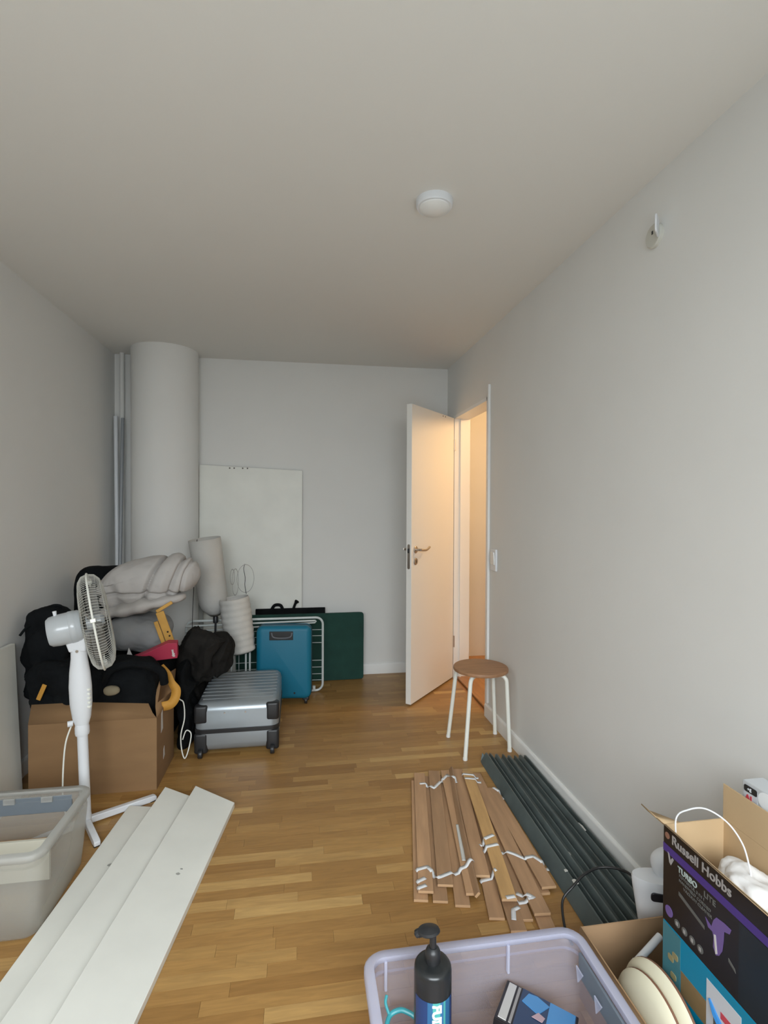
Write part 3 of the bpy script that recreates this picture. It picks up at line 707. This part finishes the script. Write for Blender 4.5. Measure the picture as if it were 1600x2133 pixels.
# white household appliance behind the boxes, with its black cable
ap = thing('kitchen_appliance', 'white bowl-shaped kitchen appliance with a smoked panel between box and wall', 'kitchen appliance', (1.064, 1.405, .056))
SQ = RZ(-.35) @ Matrix.Scale(.5, 4, (0, 1, 0))
obj('bowl', MB().lathe([(.030, 0), (.045, .008), (.055, .05), (.064, .11), (.073, .165), (.076, .192), (.073, .198), (.001, .199)], 48, SQ), WHITE_P, ap)
obj('smoked_panel', MB().prism(rrect(.030, .0135, .010), 0, .006, T(-.012, -.030, .158) @ RZ(-.35) @ RX(PI/2+.1)), DARKG, ap, bevel=.002)
obj('lid_housing', blob((.030, .010, .225), (.040, .030, .045), 2.4, .002, 5, 1, 4, rot=(0, -.45, 0)), WHITE_P, ap)
obj('lid_knob', MB().lathe([(.024, .24), (.027, .255), (.024, .275), (.001, .282)], 28, T(.055, .005, .01)), WHITE_P, ap)
cbm = MB().tube(smooth([(.835, 1.49, .005), (.838, 1.54, .012), (.86, 1.60, .055), (.905, 1.612, .092), (.955, 1.628, .115), (1.015, 1.633, .128), (1.065, 1.60, .140), (1.085, 1.55, .145), (1.085, 1.49, .13)], 8), .0042, 10)
tag(obj('power_cable', cbm, CORD_B), 'black power cable arching over the grey-green rails', 'cable')

# ================================================================== pedestal fan
fn = thing('pedestal_fan', 'white pedestal fan facing right in front of the large cardboard box', 'fan', (-.898, 2.364, 0))
base = [(.235, .172), (.098, -.150), (-.235, -.160), (-.09, .165)]
for bx, by in base:
    an = math.atan2(by, bx); L_ = math.hypot(bx, by)
    lg = obj('leg', MB().prism([(0, .012), (.02, .040), (L_-.01, .026), (L_, .020), (L_, .004), (L_-.03, 0), (.02, .012)], -.012, .012, RZ(an) @ RX(PI/2)), WHITE_P, fn, bevel=.003)
    obj('foot_pad', MB().box(L_-.03, L_-.002, -.012, .012, -.0005, .004, RZ(an)), BLACKP, lg)
LE = RY(-.036)
pm = MB().lathe([(.024, .02), (.022, .05), (.0205, .06), (.0205, .455)], 24, LE)
obj('pole', pm, WHITE_P, fn)
obj('height_collar', MB().lathe([(.026, .395), (.028, .405), (.028, .425), (.025, .44)], 24, LE), WHITE_P, fn)
obj('height_knob', MB().lathe([(.010, 0), (.012, .004), (.012, .02)], 16, LE @ T(-.03, -.012, .45) @ RY(-PI/2) @ RX(.4)), WHITE_P, fn)
def ov(prof, n=28):   # oval lathe
    m = MB(); v = []; f = []
    for rx, ry, z in prof:
        for k in range(n): a = 2*PI*k/n; v.append(LE @ Vector((rx*math.cos(a), ry*math.sin(a), z)))
    for i in range(len(prof)-1):
        for k in range(n): f.append((i*n+k, i*n+(k+1) % n, (i+1)*n+(k+1) % n, (i+1)*n+k))
    f += [tuple(range(n))[::-1], tuple((len(prof)-1)*n+k for k in range(n))]
    return m.add(v, f)
obj('control_housing', ov([(.024, .022, .43), (.036, .030, .47), (.043, .036, .53), (.044, .037, .60), (.040, .033, .66), (.032, .028, .72), (.031, .028, .765)]), WHITE_P, fn)
for i in range(5):
    obj('button', MB().box(.036, .050, -.010, .002, .512+.018*i, .522+.018*i, LE @ RZ(-.35)), WHITE_M, fn, bevel=.002)
neck = MB().prism([(-.030, .75), (.036, .75), (.036, .795), (.044, .83), (-.035, .83), (-.046, .80)], -.026, .026, LE @ RX(PI/2))
obj('tilt_joint', neck, WHITE_P, fn, bevel=.006)
obj('joint_screw', MB().lathe([(.006, 0), (.006, .003)], 12, LE @ T(.004, -.028, .755) @ RX(PI/2)), STEEL, fn)
hd = T(-.030, 0, .856) @ RZ(.34) @ RY(PI/2 - .172)       # local z = blowing axis
obj('motor_housing', MB().lathe([(.030, -.112), (.052, -.109), (.061, -.098), (.065, -.07), (.066, .005), (.062, .013), (.05, .015)], 40, hd), GREY_P, fn)
obj('motor_band', MB().lathe([(.0664, -.03), (.0675, -.028), (.0675, -.008), (.0664, -.005)], 40, hd, caps=False), GREY_P, fn)
obj('oscillation_knob', MB().tube([(0, 0, 0), (-.004, 0, .03)], [.005, .008], 12, M=T(-.105, -.03, .895)), WHITE_P, fn)
CR = .205; CZ = .066
cage_m = mat('cage_wire', (.50, .50, .46), .4)
def grille(name, sgn):
    m = MB(); K = 104
    for i in range(K):
        a = 2*PI*i/K; pts = []
        for (r, z) in ((.045, .052), (.09, .056), (.14, .053), (.178, .044), (.198, .027), (CR, 0)):
            if sgn < 0: z *= .85
            pts.append((r*math.cos(a), r*math.sin(a), CZ + sgn*z))
        m.tube(pts, .0010, 4, cap=False, M=hd)
    for (r, z) in ((.12, .0552), (.17, .047)):
        if sgn < 0: z *= .85
        m.tube(arc((0, 0, CZ+sgn*z), r, 0, 2*PI*47/48, 47, 'xy'), .0011, 4, True, M=hd)
    m.lathe([(.046, CZ+sgn*.050), (.044, CZ+sgn*.056), (.001, CZ+sgn*.058)], 28, hd, caps=False)
    return obj(name, m, cage_m, fn)
grille('rear_grille', -1); grille('front_grille', 1)
obj('rim_band', MB().tube(arc((0, 0, CZ), CR+.002, 0, 2*PI*63/64, 63, 'xy'), .0042, 8, True, M=hd), WHITE_M, fn)
for a in (.3, 2.4, 4.5):
    obj('clip', MB().box(CR-.004, CR+.014, -.008, .008, CZ-.010, CZ+.010, hd @ RZ(a)), WHITE_M, fn, bevel=.002)
bladem = plastic_film('blade_plastic', (.5, .5, .48), .6, .35)
for i in range(3):
    rows = []
    for j in range(8):
        r = .03 + .145*j/7; sw_ = .35 + .75*math.sin(PI*min(1, .25+.75*j/7))
        rows.append([(r*math.cos(a), r*math.sin(a), CZ - .028 + .05*(k/6) ) for k in range(7) for a in [2*PI*i/3 + sw_*(k/6-.3) + .25*j/7]])
    m = MB().sheet([[hd @ Vector(p) for p in rr_] for rr_ in rows])
    obj('blade', m, bladem, fn, solid=.002)
obj('hub', MB().lathe([(.03, CZ-.035), (.032, CZ-.02), (.030, CZ+.02), (.018, CZ+.034), (.001, CZ+.036)], 28, hd), GREY_P, fn)
obj('power_cord', MB().tube(smooth([(-.045, -.01, .46), (-.052, -.012, .44), (-.075, -.015, .36), (-.083, -.02, .22), (-.08, -.02, .10), (-.05, -.03, .01), (-.16, -.04, .004)], 8), .0032, 8), WHITE_M, fn)

# ================================================================== leaning white panel at the left wall
lp = thing('leaning_panel', 'ivory laminate panel leaning on the left wall behind the cloudy bin', 'panel', (0, 0, 0))
obj('panel', MB().add([(-1.305, 2.19, 0), (-1.285, 2.19, 0), (-1.305, 2.66, 0), (-1.285, 2.66, 0), (-1.374, 2.19, .712), (-1.354, 2.19, .712), (-1.374, 2.735, .70), (-1.354, 2.735, .70)],
    [(0, 2, 3, 1), (4, 5, 7, 6), (0, 1, 5, 4), (2, 6, 7, 3), (0, 4, 6, 2), (1, 3, 7, 5)]), IVORY, lp, bevel=.002)

# ================================================================== large cardboard box
gbx = thing('cardboard_box', 'large cardboard box standing behind the fan, flaps up', 'cardboard box', (0, 0, 0))
X0, X1, Y0, Y1, BH = -1.245, -.682, 2.622, 2.96, .346
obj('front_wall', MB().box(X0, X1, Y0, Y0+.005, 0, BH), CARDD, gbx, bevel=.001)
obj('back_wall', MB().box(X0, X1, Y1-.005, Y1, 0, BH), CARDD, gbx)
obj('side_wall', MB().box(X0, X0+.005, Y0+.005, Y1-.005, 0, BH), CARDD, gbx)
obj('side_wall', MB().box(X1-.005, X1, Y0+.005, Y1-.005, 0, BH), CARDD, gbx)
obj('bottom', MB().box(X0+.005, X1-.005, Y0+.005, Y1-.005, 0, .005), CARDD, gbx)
# front flap stands up and leans inwards, with a diagonal torn corner
fp = [(X0, Y0+.002, BH), (X1-.001, Y0+.002, BH), (X1-.02, Y0+.008, BH+.022), (X1-.045, Y0+.028, BH+.062), (-1.02, Y0+.034, BH+.082), (X0, Y0+.034, BH+.082)]
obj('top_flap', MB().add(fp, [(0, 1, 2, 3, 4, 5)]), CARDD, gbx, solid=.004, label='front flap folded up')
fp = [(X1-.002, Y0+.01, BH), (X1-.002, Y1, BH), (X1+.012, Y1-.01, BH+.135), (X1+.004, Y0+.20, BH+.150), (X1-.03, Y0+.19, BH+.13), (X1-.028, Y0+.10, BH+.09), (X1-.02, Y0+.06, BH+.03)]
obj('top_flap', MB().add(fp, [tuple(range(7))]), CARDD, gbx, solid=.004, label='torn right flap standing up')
for y0_, y1_, z0_, z1_ in ((2.70, 2.735, .24, .345), (2.74, 2.77, .09, .15)):
    obj('tape_residue', MB().prism([(y0_, z0_), (y1_, z0_+.01), (y1_-.008, z1_), (y0_+.004, z1_-.01)], X1+.0002, X1+.0010, Matrix(((0, 0, 1, 0), (1, 0, 0, 0), (0, 1, 0, 0), (0, 0, 0, 1)))), PALEC, gbx)
tag(obj('white_cable', MB().tube(smooth([(-.655, 2.93, .40), (-.648, 2.925, .33), (-.625, 2.93, .30), (-.618, 2.92, .22), (-.632, 2.90, .14), (-.628, 2.90, .06), (-.612, 2.90, .012), (-.598, 2.93, .05), (-.590, 2.95, .12), (-.615, 2.95, .14), (-.63, 2.93, .10)], 8), .0032, 8), WHITE_M), 'thin white cable dangling at the right side of the large cardboard box', 'cable')

# ================================================================== the pile in the far left corner
# black tool bag sunk into the big box
tb = thing('tool_bag', 'black fabric tool bag with ochre straps sitting in the large cardboard box', 'bag', (0, 0, 0))
obj('bag_body', blob((-.945, 2.795, .300), (.240, .140, .285), 4.5, .030, 7, 2, 5), BLACKF, tb)
obj('side_pocket', blob((-1.105, 2.725, .47), (.170, .080, .135), 4.0, .030, 8, 4, 5), BLACKF, tb)
obj('strap', MB().box(-.010, .010, -.003, .003, -.038, .042, T(-1.196, 2.640, .488) @ RY(.42) @ RX(.1)), YEL, tb, bevel=.002, label='short ochre strap tab')
obj('strap', MB().box(-.024, .024, -.003, .003, -.010, .010, T(-1.005, 2.622, .592) @ RY(-.5)), YEL, tb, bevel=.002, label='short ochre strap tab')
hdl = smooth([(-.94, 2.68, .50), (-.90, 2.66, .575), (-.82, 2.66, .60), (-.74, 2.68, .585), (-.68, 2.70, .545), (-.668, 2.71, .48)], 7)
obj('carry_handle', MB().tube(hdl, .020, 10), BLACKF, tb)
sp = smooth([(-.700, 2.80, .548), (-.672, 2.81, .50), (-.655, 2.80, .455), (-.632, 2.79, .42), (-.632, 2.77, .385), (-.652, 2.76, .358), (-.690, 2.75, .352)], 7)
v = []; f = []
for i, p in enumerate(sp):
    s = i/(len(sp)-1); wd = .006 + .017*min(1, s*2); tng = (sp[min(i+1, len(sp)-1)]-sp[max(0, i-1)]).normalized()
    nn = tng.cross(Vector((0, -1, 0))).normalized()
    v += [p+nn*wd, p-nn*wd]
for i in range(len(sp)-1): f.append((2*i, 2*i+1, 2*i+3, 2*i+2))
obj('strap', MB().add(v, f), YEL, tb, solid=.005, label='long curved ochre strap over the box corner')
# backpack behind it, against the wall
bp = thing('backpack', 'slim black backpack on the left end of the large cardboard box, by the wall', 'backpack', (0, 0, 0))
obj('bag_body', blob((-1.245, 2.865, .60), (.105, .10, .240), 3.6, .028, 8, 9, 5), BLACKF, bp)
obj('front_pocket', blob((-1.215, 2.775, .66), (.085, .04, .12), 3.2, .022, 9, 12, 4), BLACKF, bp)
obj('strap', MB().tube(smooth([(-1.29, 2.80, .78), (-1.32, 2.77, .765), (-1.345, 2.76, .73)]), .006, 6), BLACKF, bp)
obj('carry_handle', MB().tube(smooth([(-1.26, 2.86, .83), (-1.24, 2.85, .855), (-1.20, 2.85, .853), (-1.185, 2.86, .82)]), .007, 8), BLACKF, bp)
# office chair backrest
oc = thing('office_chair', 'black padded chair back beside the left wall, half under the duvet', 'chair', (0, 0, 0))
obj('backrest', blob((-1.185, 3.40, .80), (.155, .055, .195), 4.0, .008, 6, 15, 5, rot=(.1, 0, .30)), BLACKF, oc)
obj('seat', rbox(.17, .16, .07, .06, .03, M=T(-1.19, 3.55, .40)), BLACKF, oc)
obj('back_bar', MB().box(-.03, .03, -.01, .01, .42, .80, T(-1.20, 3.48, 0)), BLACKP, oc, bevel=.004)
obj('gas_column', MB().lathe([(.025, .07), (.025, .40)], 18, T(-1.19, 3.55, 0)), STEEL, oc)
for i in range(5):
    a = 2*PI*i/5+.3
    bs = obj('base_arm', MB().tube([(-1.19, 3.55, .085), (-1.19+.16*math.cos(a), 3.55+.16*math.sin(a), .065)], [.02, .012], 10), BLACKP, oc)
    obj('castor', MB().lathe([(.024, -.012), (.024, .012)], 16, T(-1.19+.16*math.cos(a), 3.55+.16*math.sin(a), .0245) @ RX(PI/2)), BLACKP, bs)
# dark suitcase that carries the bedding
hs = thing('fabric_suitcase', 'dark fabric suitcase standing behind the large cardboard box under the bedding', 'suitcase', (-.935, 3.22, 0))
obj('case_body', rbox(.205, .16, .50, .05, .03, M=T(0, 0, .018)), BLACKF, hs)
obj('zip_band', MB().lathe([(.001, 0), (.001, .001)], 4, T(0, 0, .03)) if False else rbox(.209, .163, .012, .05, .004, M=T(0, 0, .30)), BLACKP, hs)
for sx in (-1, 1):
    for sy in (-1, 1):
        obj('wheel', MB().lathe([(.017, -.01), (.017, .01)], 16, T(sx*.16, sy*.12, .0175) @ RX(PI/2)), BLACKP, hs)
# grey pillow and duvet
tag(obj('grey_pillow', blob((-.915, 3.17, .640), (.165, .150, .108), 2.5, .022, 6, 21, 5, rot=(0, .10, .1)), GREYF), 'mid-grey pillow squeezed under the pale duvet', 'pillow')
def dfold(q):
    s = q.x*1.0 - q.z*.60
    k = noise.noise(Vector((q.x*2.2, q.y*2, q.z*2.2)))
    a = -.034*math.exp(-((s-.045-.05*k)/.013)**2) - .028*math.exp(-((s-.165-.04*k)/.012)**2) - .016*math.exp(-((s-.225)/.009)**2) + .012*math.exp(-((s-.11)/.03)**2)
    a += -.022*math.exp(-((q.z+.075+.10*k)/.010)**2)
    if q.x < -.05: a += .013*math.sin(52*(q.x*.55+q.z*.2)+5*k)*max(0, min(1, (-q.x-.05)/.12))*(1 if q.z < .04 else .35)
    return a
dv_ = thing('duvet', 'rolled pale grey duvet heaped on top of the corner pile', 'duvet', (0, 0, 0))
obj('duvet_body', blob((-.865, 3.20, .925), (.275, .17, .135), 2.35, .016, 5, 31, 6, rot=(0, -.24, 0), fold=dfold), DUVET, dv_)
obj('under_fold', blob((-.895, 3.14, .795), (.235, .13, .042), 2.2, .012, 7, 33, 5, rot=(0, -.20, 0), fold=lambda q: .006*math.sin(60*q.x)), DUVET, dv_)
# ochre wooden clamp and red carton
wc = thing('folding_ruler', 'yellow wooden tool with two holes poking out from under the duvet', 'hand tool', (-.758, 3.02, .703))
wc.rotation_euler = (.1, -.30, .1)
obj('wide_arm', MB().box(-.008, .034, -.006, .006, -.105, .075), YELW, wc, bevel=.002)
obj('narrow_arm', MB().box(-.034, -.012, -.004, .008, -.10, .03), YELW, wc, bevel=.002)
for z in (-.045, -.070): obj('hole', MB().lathe([(.0052, 0), (.0052, .0015)], 14, T(.018 if z > -.05 else .020, -.0058, z) @ RX(PI/2)), mat('hole_dark', (.03, .015, .01), .8), wc)
obj('cross_arm', MB().box(-.01, .085, -.004, .006, -.009, .009, T(.005, .01, .082) @ RY(-.25)), YELW, wc, bevel=.003)
rc = thing('red_carton', 'small crimson carton with white print beside the yellow tool', 'carton', (-.775, 2.955, .56))
rc.rotation_euler = (.1, -.13, .10)
obj('carton', MB().prism([(-.135, -.012), (.112, -.030), (.122, .052), (.075, .062), (-.06, .022), (-.13, .006)], -.02, .035, RX(PI/2)), REDC, rc, bevel=.002)
text_mesh('gigant', .017, PALEC, rc, T(.098, -.0356, -.018) @ RX(PI/2) @ RZ(PI/2), bold=.0008)
tag(obj('paper_scrap', MB().prism([(-.02, -.03), (.022, -.026), (-.004, .034)], 0, .003, T(-.897, 2.93, .575) @ RX(PI/2)), PALEC), 'white paper corner between the tool bag and the red carton', 'paper')
tag(obj('beige_pouch', blob((-.885, 2.635, .483), (.036, .022, .022), 2.3, .004, 12, 40, 4), mat('beige_cloth', (.24, .20, .13), .9)), 'small beige pouch tucked in the front of the black tool bag', 'pouch')
# crumpled coat between pile and silver suitcase
jk = thing('black_coat', 'crumpled charcoal coat heaped between the pile and the silver suitcase', 'coat', (0, 0, 0))
def wr(q):
    a = noise.noise(Vector((q.x*4+q.z*3, q.y*3, q.z*3-q.x*4))*1.6)
    return .030*(1-abs(a)*3.2) + .012*noise.noise(q*22)
obj('coat_body', blob((-.672, 3.47, .275), (.075, .20, .280), 2.9, .02, 6, 51, 6, fold=wr), CHARF, jk)
obj('sleeve', blob((-.580, 3.215, .470), (.10, .085, .150), 2.4, .02, 7, 57, 6, rot=(0, .35, 0), fold=wr), CHARF, jk)
obj('hood', blob((-.500, 3.30, .455), (.085, .13, .100), 2.4, .02, 8, 55, 6, rot=(0, .3, 0), fold=wr), CHARF, jk)
obj('hem', blob((-.650, 3.10, .225), (.035, .11, .215), 2.8, .02, 8, 58, 5, fold=wr), BLACKF, jk)

# ================================================================== silver suitcase lying flat
sc = thing('silver_suitcase', 'silver ribbed hard-shell suitcase lying flat on the floor', 'suitcase', (-.345, 2.925, .022))
A = .008
sc.rotation_euler = (0, 0, A)
def shell(z0_, z1_, top):
    m = MB(); prof = []; hx_, hy_ = .224, .295
    lv = [(0, z0_)] + [(.0, z0_+.02)] if top else [(.018, z0_), (.006, z0_+.008), (0, z0_+.022)]
    if top: lv = [(0, z0_), (0, z1_-.045), (.006, z1_-.022), (.020, z1_-.007), (.040, z1_)]
    else: lv = [(.040, z0_), (.020, z0_+.007), (.006, z0_+.022), (0, z0_+.045), (0, z1_)]
    v = []; k = 0
    for ins, z in lv:
        R = rrect(hx_-ins, hy_-ins, .045-ins*.6, 6, 0, hy_); k = len(R); v += [(x, y, z) for x, y in R]
    f = [tuple(range(k))[::-1], tuple((len(lv)-1)*k+j for j in range(k))]
    for i in range(len(lv)-1): f += [(i*k+j, i*k+(j+1) % k, (i+1)*k+(j+1) % k, (i+1)*k+j) for j in range(k)]
    return m.add(v, f)
obj('upper_shell', shell(.128, .266, True), SILVER, sc)
obj('lower_shell', shell(0, .104, False), SILVER, sc)
obj('frame_band', MB().prism(rrect(.228, .299, .048, 6, 0, .295), .104, .128), BLACKP, sc, bevel=.002)
for i in range(9):
    yy = .075 + i*.055
    hw = .19 if i in (0, 8) else .205
    m = MB(); prof = [(-.006, 0), (-.0025, .0032), (.0025, .0032), (.006, 0)]
    v = []; f = []
    for x in (-hw, hw):
        for a, b in prof: v.append((x, yy+a, .2655+b))
    f = [(0, 1, 5, 4), (1, 2, 6, 5), (2, 3, 7, 6), (3, 2, 1, 0), (4, 5, 6, 7)]
    obj('rib', m.add(v, f), SILVER, sc)
for sx in (-1, 1):
    for zc, hh, lo_ in ((.207, .048, False), (.050, .055, True)):
        obj('corner_guard', rbox(.036, .028, hh*2, .016, .012, M=T(sx*.190, .024, zc-hh)), BLACKP, sc)
    wl = obj('wheel', MB().lathe([(.022, -.011), (.024, -.008), (.024, .008), (.022, .011)], 22, T(sx*.190, -.012, .0025) @ RY(PI/2)), BLACKP, sc)
    obj('screw', MB().lathe([(.005, 0), (.004, .002)], 12, T(sx*.055-.01, -.0003, .212) @ RX(PI/2)), STEEL, sc)
    obj('wheel', MB().lathe([(.020, -.010), (.022, -.007), (.022, .007), (.020, .010)], 22, T(sx*.185, .55, 0) @ RY(PI/2)), BLACKP, sc)
for yy in (.2, .4): obj('foot_stud', MB().lathe([(.012, -.0215), (.012, .002)], 12, T(0, yy, 0)), BLACKP, sc)

# ================================================================== blue suitcase
bs = thing('blue_suitcase', 'bright blue cabin suitcase standing upright in front of the drying rack', 'suitcase', (-.108, 3.70, 0), -.10)
obj('shell', rbox(.187, .250, .085, .045, .03, 6, M=T(0, -.015, .290) @ RX(PI/2)), TEAL, bs)
obj('zip_band', rbox(.189, .252, .010, .046, .003, 6, M=T(0, -.030, .290) @ RX(PI/2)), BLACKP, bs)
obj('shell_back', rbox(.187, .250, .055, .045, .03, 6, M=T(0, .026, .290) @ RX(PI/2)), TEAL, bs)
hr = obj('handle_recess', MB().box(-.075, .085, -.104, -.098, .448, .508, T(-.02, 0, 0)), BLACKP, bs, bevel=.003)
obj('top_handle', MB().tube(smooth([(-.08, -.106, .50), (-.07, -.112, .475), (-.04, -.114, .466), (.02, -.114, .466), (.05, -.112, .475), (.058, -.106, .50)]), .005, 8), mat('grey_grip', (.14, .15, .17), .4), hr)
obj('logo_stud', MB().lathe([(.007, 0), (.006, .002)], 14, T(.075, -.1005, .085) @ RX(PI/2)), BLACKP, bs)
for sx in (-1, 1):
    for sy in (-.065, .0):
        h_ = obj('wheel_housing', MB().box(sx*.150-.022, sx*.150+.022, sy-.020, sy+.020, .028, .052), BLACKP, bs, bevel=.006)
        obj('wheel', MB().lathe([(.020, -.009), (.022, -.006), (.022, .006), (.020, .009)], 20, T(sx*.150, sy, .0225) @ RY(PI/2)), BLACKP, h_)

# ================================================================== drying rack
dr = thing('drying_rack', 'folded white wire clothes drying rack standing on edge behind the blue suitcase', 'drying rack', (0, 3.84, 0))
def rloop(x0_, x1_, z0_, z1_, r, y_=0):
    out = []
    for cx_, cz_, a in ((x1_-r, z1_-r, 0), (x0_+r, z1_-r, PI/2), (x0_+r, z0_+r, PI), (x1_-r, z0_+r, 1.5*PI)):
        out += arc((cx_, y_, cz_), r, a, a+PI/2, 6)
    return out
RK = mat('rack_enamel', (.62, .66, .65), .35)
obj('outer_frame', MB().tube(rloop(-.80, .158, .010, .545, .05), .0085, 10, True), RK, dr)
obj('wing_bar', MB().tube([(-.80, -.024, .515), (.10, -.024, .528)], .0065, 8), RK, dr)
obj('wing_bar', MB().tube([(-.80, -.024, .475), (.10, -.024, .513), (.108, -.024, .522), (.10, -.024, .530)], .0055, 8), RK, dr)
for z in (.085, .13, .18, .23, .36, .41, .455):
    obj('drying_wire', MB().tube([(-.80, 0, z), (-.1, .004, z+.004), (.155, 0, z)], .0022, 6), RK, dr)
for x in (-.50, -.44):
    obj('upright_wire', MB().tube([(x, .004, .02), (x, .004, .54)], .0025, 6), RK, dr)
obj('foot_cap', MB().box(.085, .105, -.012, .010, .008, .045), RK, dr, bevel=.002)
# green panel, black folder, tall white board, in layers against the wall
gp = tag(obj('green_panel', blob((.0, 4.075, .265), (.487, .013, .262), 40, .002, 5, 61, 6), GREEN), 'dark green cloth-covered folded panel leaning at the back wall', 'panel')
bf_ = thing('portfolio_folder', 'thin black portfolio folder standing behind the drying rack', 'folder', (0, 0, 0))
obj('folder_body', MB().box(-.345, .187, 4.092, 4.110, 0, .568), BLACKF, bf_, bevel=.003)
obj('handle', MB().tube(smooth([(-.225, 4.10, .560), (-.205, 4.10, .590), (-.18, 4.10, .597), (-.155, 4.10, .590), (-.14, 4.10, .560)]), .012, 8), BLACKF, bf_)
obj('strap_end', MB().tube(smooth([(-.06, 4.10, .560), (-.045, 4.095, .60), (-.03, 4.09, .625)]), [.010]*7+[.010, .012, .014, .016, .018, .017], 8), BLACKF, bf_)
wb = thing('tall_board', 'tall plain white board leaning against the back wall behind the lamps', 'board', (0, 0, 0))
obj('panel', MB().add([(-.765, 4.118, 0), (.005, 4.118, 0), (-.765, 4.136, 0), (.005, 4.136, 0), (-.772, 4.155, 1.675), (.008, 4.155, 1.640), (-.772, 4.173, 1.675), (.008, 4.173, 1.640)],
    [(0, 1, 3, 2), (4, 6, 7, 5), (0, 4, 5, 1), (2, 3, 7, 6), (0, 2, 6, 4), (1, 5, 7, 3)]), IVORY, wb, bevel=.0015)
for x, dx in ((-.545, 0), (-.512, 0), (-.448, 0), (-.412, 0)):
    obj('screw_hole', MB().lathe([(.006, 0), (.006, .001)], 10, T(x, 4.1545, 1.652) @ RX(PI/2)), mat('hole_grey', (.12, .11, .10), .8), wb)
tag(obj('curtain_pole', MB().tube([(-1.300, 4.00, 0), (-1.357, 4.125, 2.02)], .0145, 14), WHITE_P), 'white pole leaning in the corner, nearest the left wall', 'pole')
tag(obj('curtain_pole', MB().tube([(-1.262, 3.86, 0), (-1.302, 4.105, 2.005)], .012, 14), mat('grey_pole', (.30, .32, .34), .4)), 'grey pole leaning between the white pole and the column', 'pole')
pv = thing('flat_vent_strip', 'grey strip leaning at the right side of the round column', 'strip', (0, 0, 0))
obj('strip', MB().box(-.745, -.712, 3.985, 4.0, 0, .98), mat('mid_grey_strip', (.24, .24, .22), .6), pv, bevel=.002)

# ================================================================== paper floor lamps
l1 = thing('paper_floor_lamp', 'tilted floor lamp with a tall smooth paper shade and black socket', 'floor lamp', (-.60, 3.74, 0))
ax1 = (Vector((.011, .02, .60)), Vector((-.055, -.02, 1.135)))
def shade(a, b, prof, n=40, wob=0, seed=0):
    a, b = Vector(a), Vector(b); t_ = (b-a); L_ = t_.length; t_.normalize()
    u = t_.cross(Vector((0, 1, 0))).normalized(); w_ = t_.cross(u); v = []; f = []
    for r, s in prof:
        for k in range(n):
            an = 2*PI*k/n; rr = r*(1 + wob*noise.noise(Vector((math.cos(an)*1.5+seed, math.sin(an)*1.5, s*L_*12))))
            v.append(a + t_*L_*s + (u*math.cos(an)+w_*math.sin(an))*rr)
    for i in range(len(prof)-1): f += [(i*n+k, i*n+(k+1) % n, (i+1)*n+(k+1) % n, (i+1)*n+k) for k in range(n)]
    return MB().add(v, f)
obj('paper_shade', shade(*ax1, [(.035, 0), (.060, .05), (.082, .10), (.095, .17), (.099, .28), (.101, .5), (.103, .75), (.106, 1)], wob=.015, seed=3), PAPER, l1, solid=.0015)
obj('socket', MB().lathe([(.012, .545), (.018, .55), (.018, .585), (.010, .60), (.010, .63)], 20, T(.012, .02, 0)), BLACKP, l1)
obj('pole', MB().tube([(.012, .02, .57), (.008, .01, .30), (0, 0, .01)], .007, 12), BLACKP, l1)
obj('base', MB().lathe([(.085, 0), (.085, .010), (.02, .018)], 32), BLACKP, l1)
l2 = thing('paper_floor_lamp', 'floor lamp with a ribbed paper shade and bare wire rings above', 'floor lamp', (-.43, 3.66, 0))
prof = []
for i in range(37):
    s = i/36; prof.append((.092 + .006*math.sin(s*PI) + .0045*abs(math.sin(s*PI*9)) - (.012 if i == 0 else 0), s))
obj('paper_shade', shade((.028, 0, .365), (-.022, .0, .735), prof, wob=.05, seed=8), PAPER, l2, solid=.0012, ang=80)
def ring(c, r, tilt, name='wire_ring', thick=.0016, sq=1):
    m = MB().tube(arc((0, 0, 0), r, 0, 2*PI*31/32, 31, 'xz'), thick, 6, True, M=T(*c) @ RZ(tilt) @ Matrix.Scale(sq, 4, (0, 0, 1)))
    return obj(name, m, WIRE, l2)
ring((.055, .0, .865), .058, .35, sq=1.65)
ring((-.035, .02, .875), .020, .9, sq=2.6)
ring((-.015, .02, .84), .045, 1.2, sq=2.0)
obj('wire_spine', MB().tube(smooth([(.05, 0, .965), (.043, .0, .93), (.052, 0, .87), (.050, 0, .82), (.06, 0, .76)]), .0022, 6), BLACKP, l2)
for x in (.055, .082):
    obj('leg', MB().tube([(x, .02, .0), (x, .02, .42)], .0065, 10), RK, l2)
obj('leg', MB().tube([(-.06, .04, .0), (-.03, .02, .42)], .0065, 10), RK, l2)
obj('shade_carrier', MB().tube([(-.06, .02, .415), (.09, .02, .415)], .005, 8), RK, l2)
obj('lamp_cord', MB().tube(smooth([(-.705, 3.73, 1.13), (-.715, 3.75, 1.08), (-.725, 3.76, 1.0), (-.735, 3.77, .8), (-.745, 3.78, .62), (-.75, 3.78, .4), (-.75, 3.78, .01)], 6), .0022, 6, M=T(.60, -3.74, 0)), CORD_B, l1)
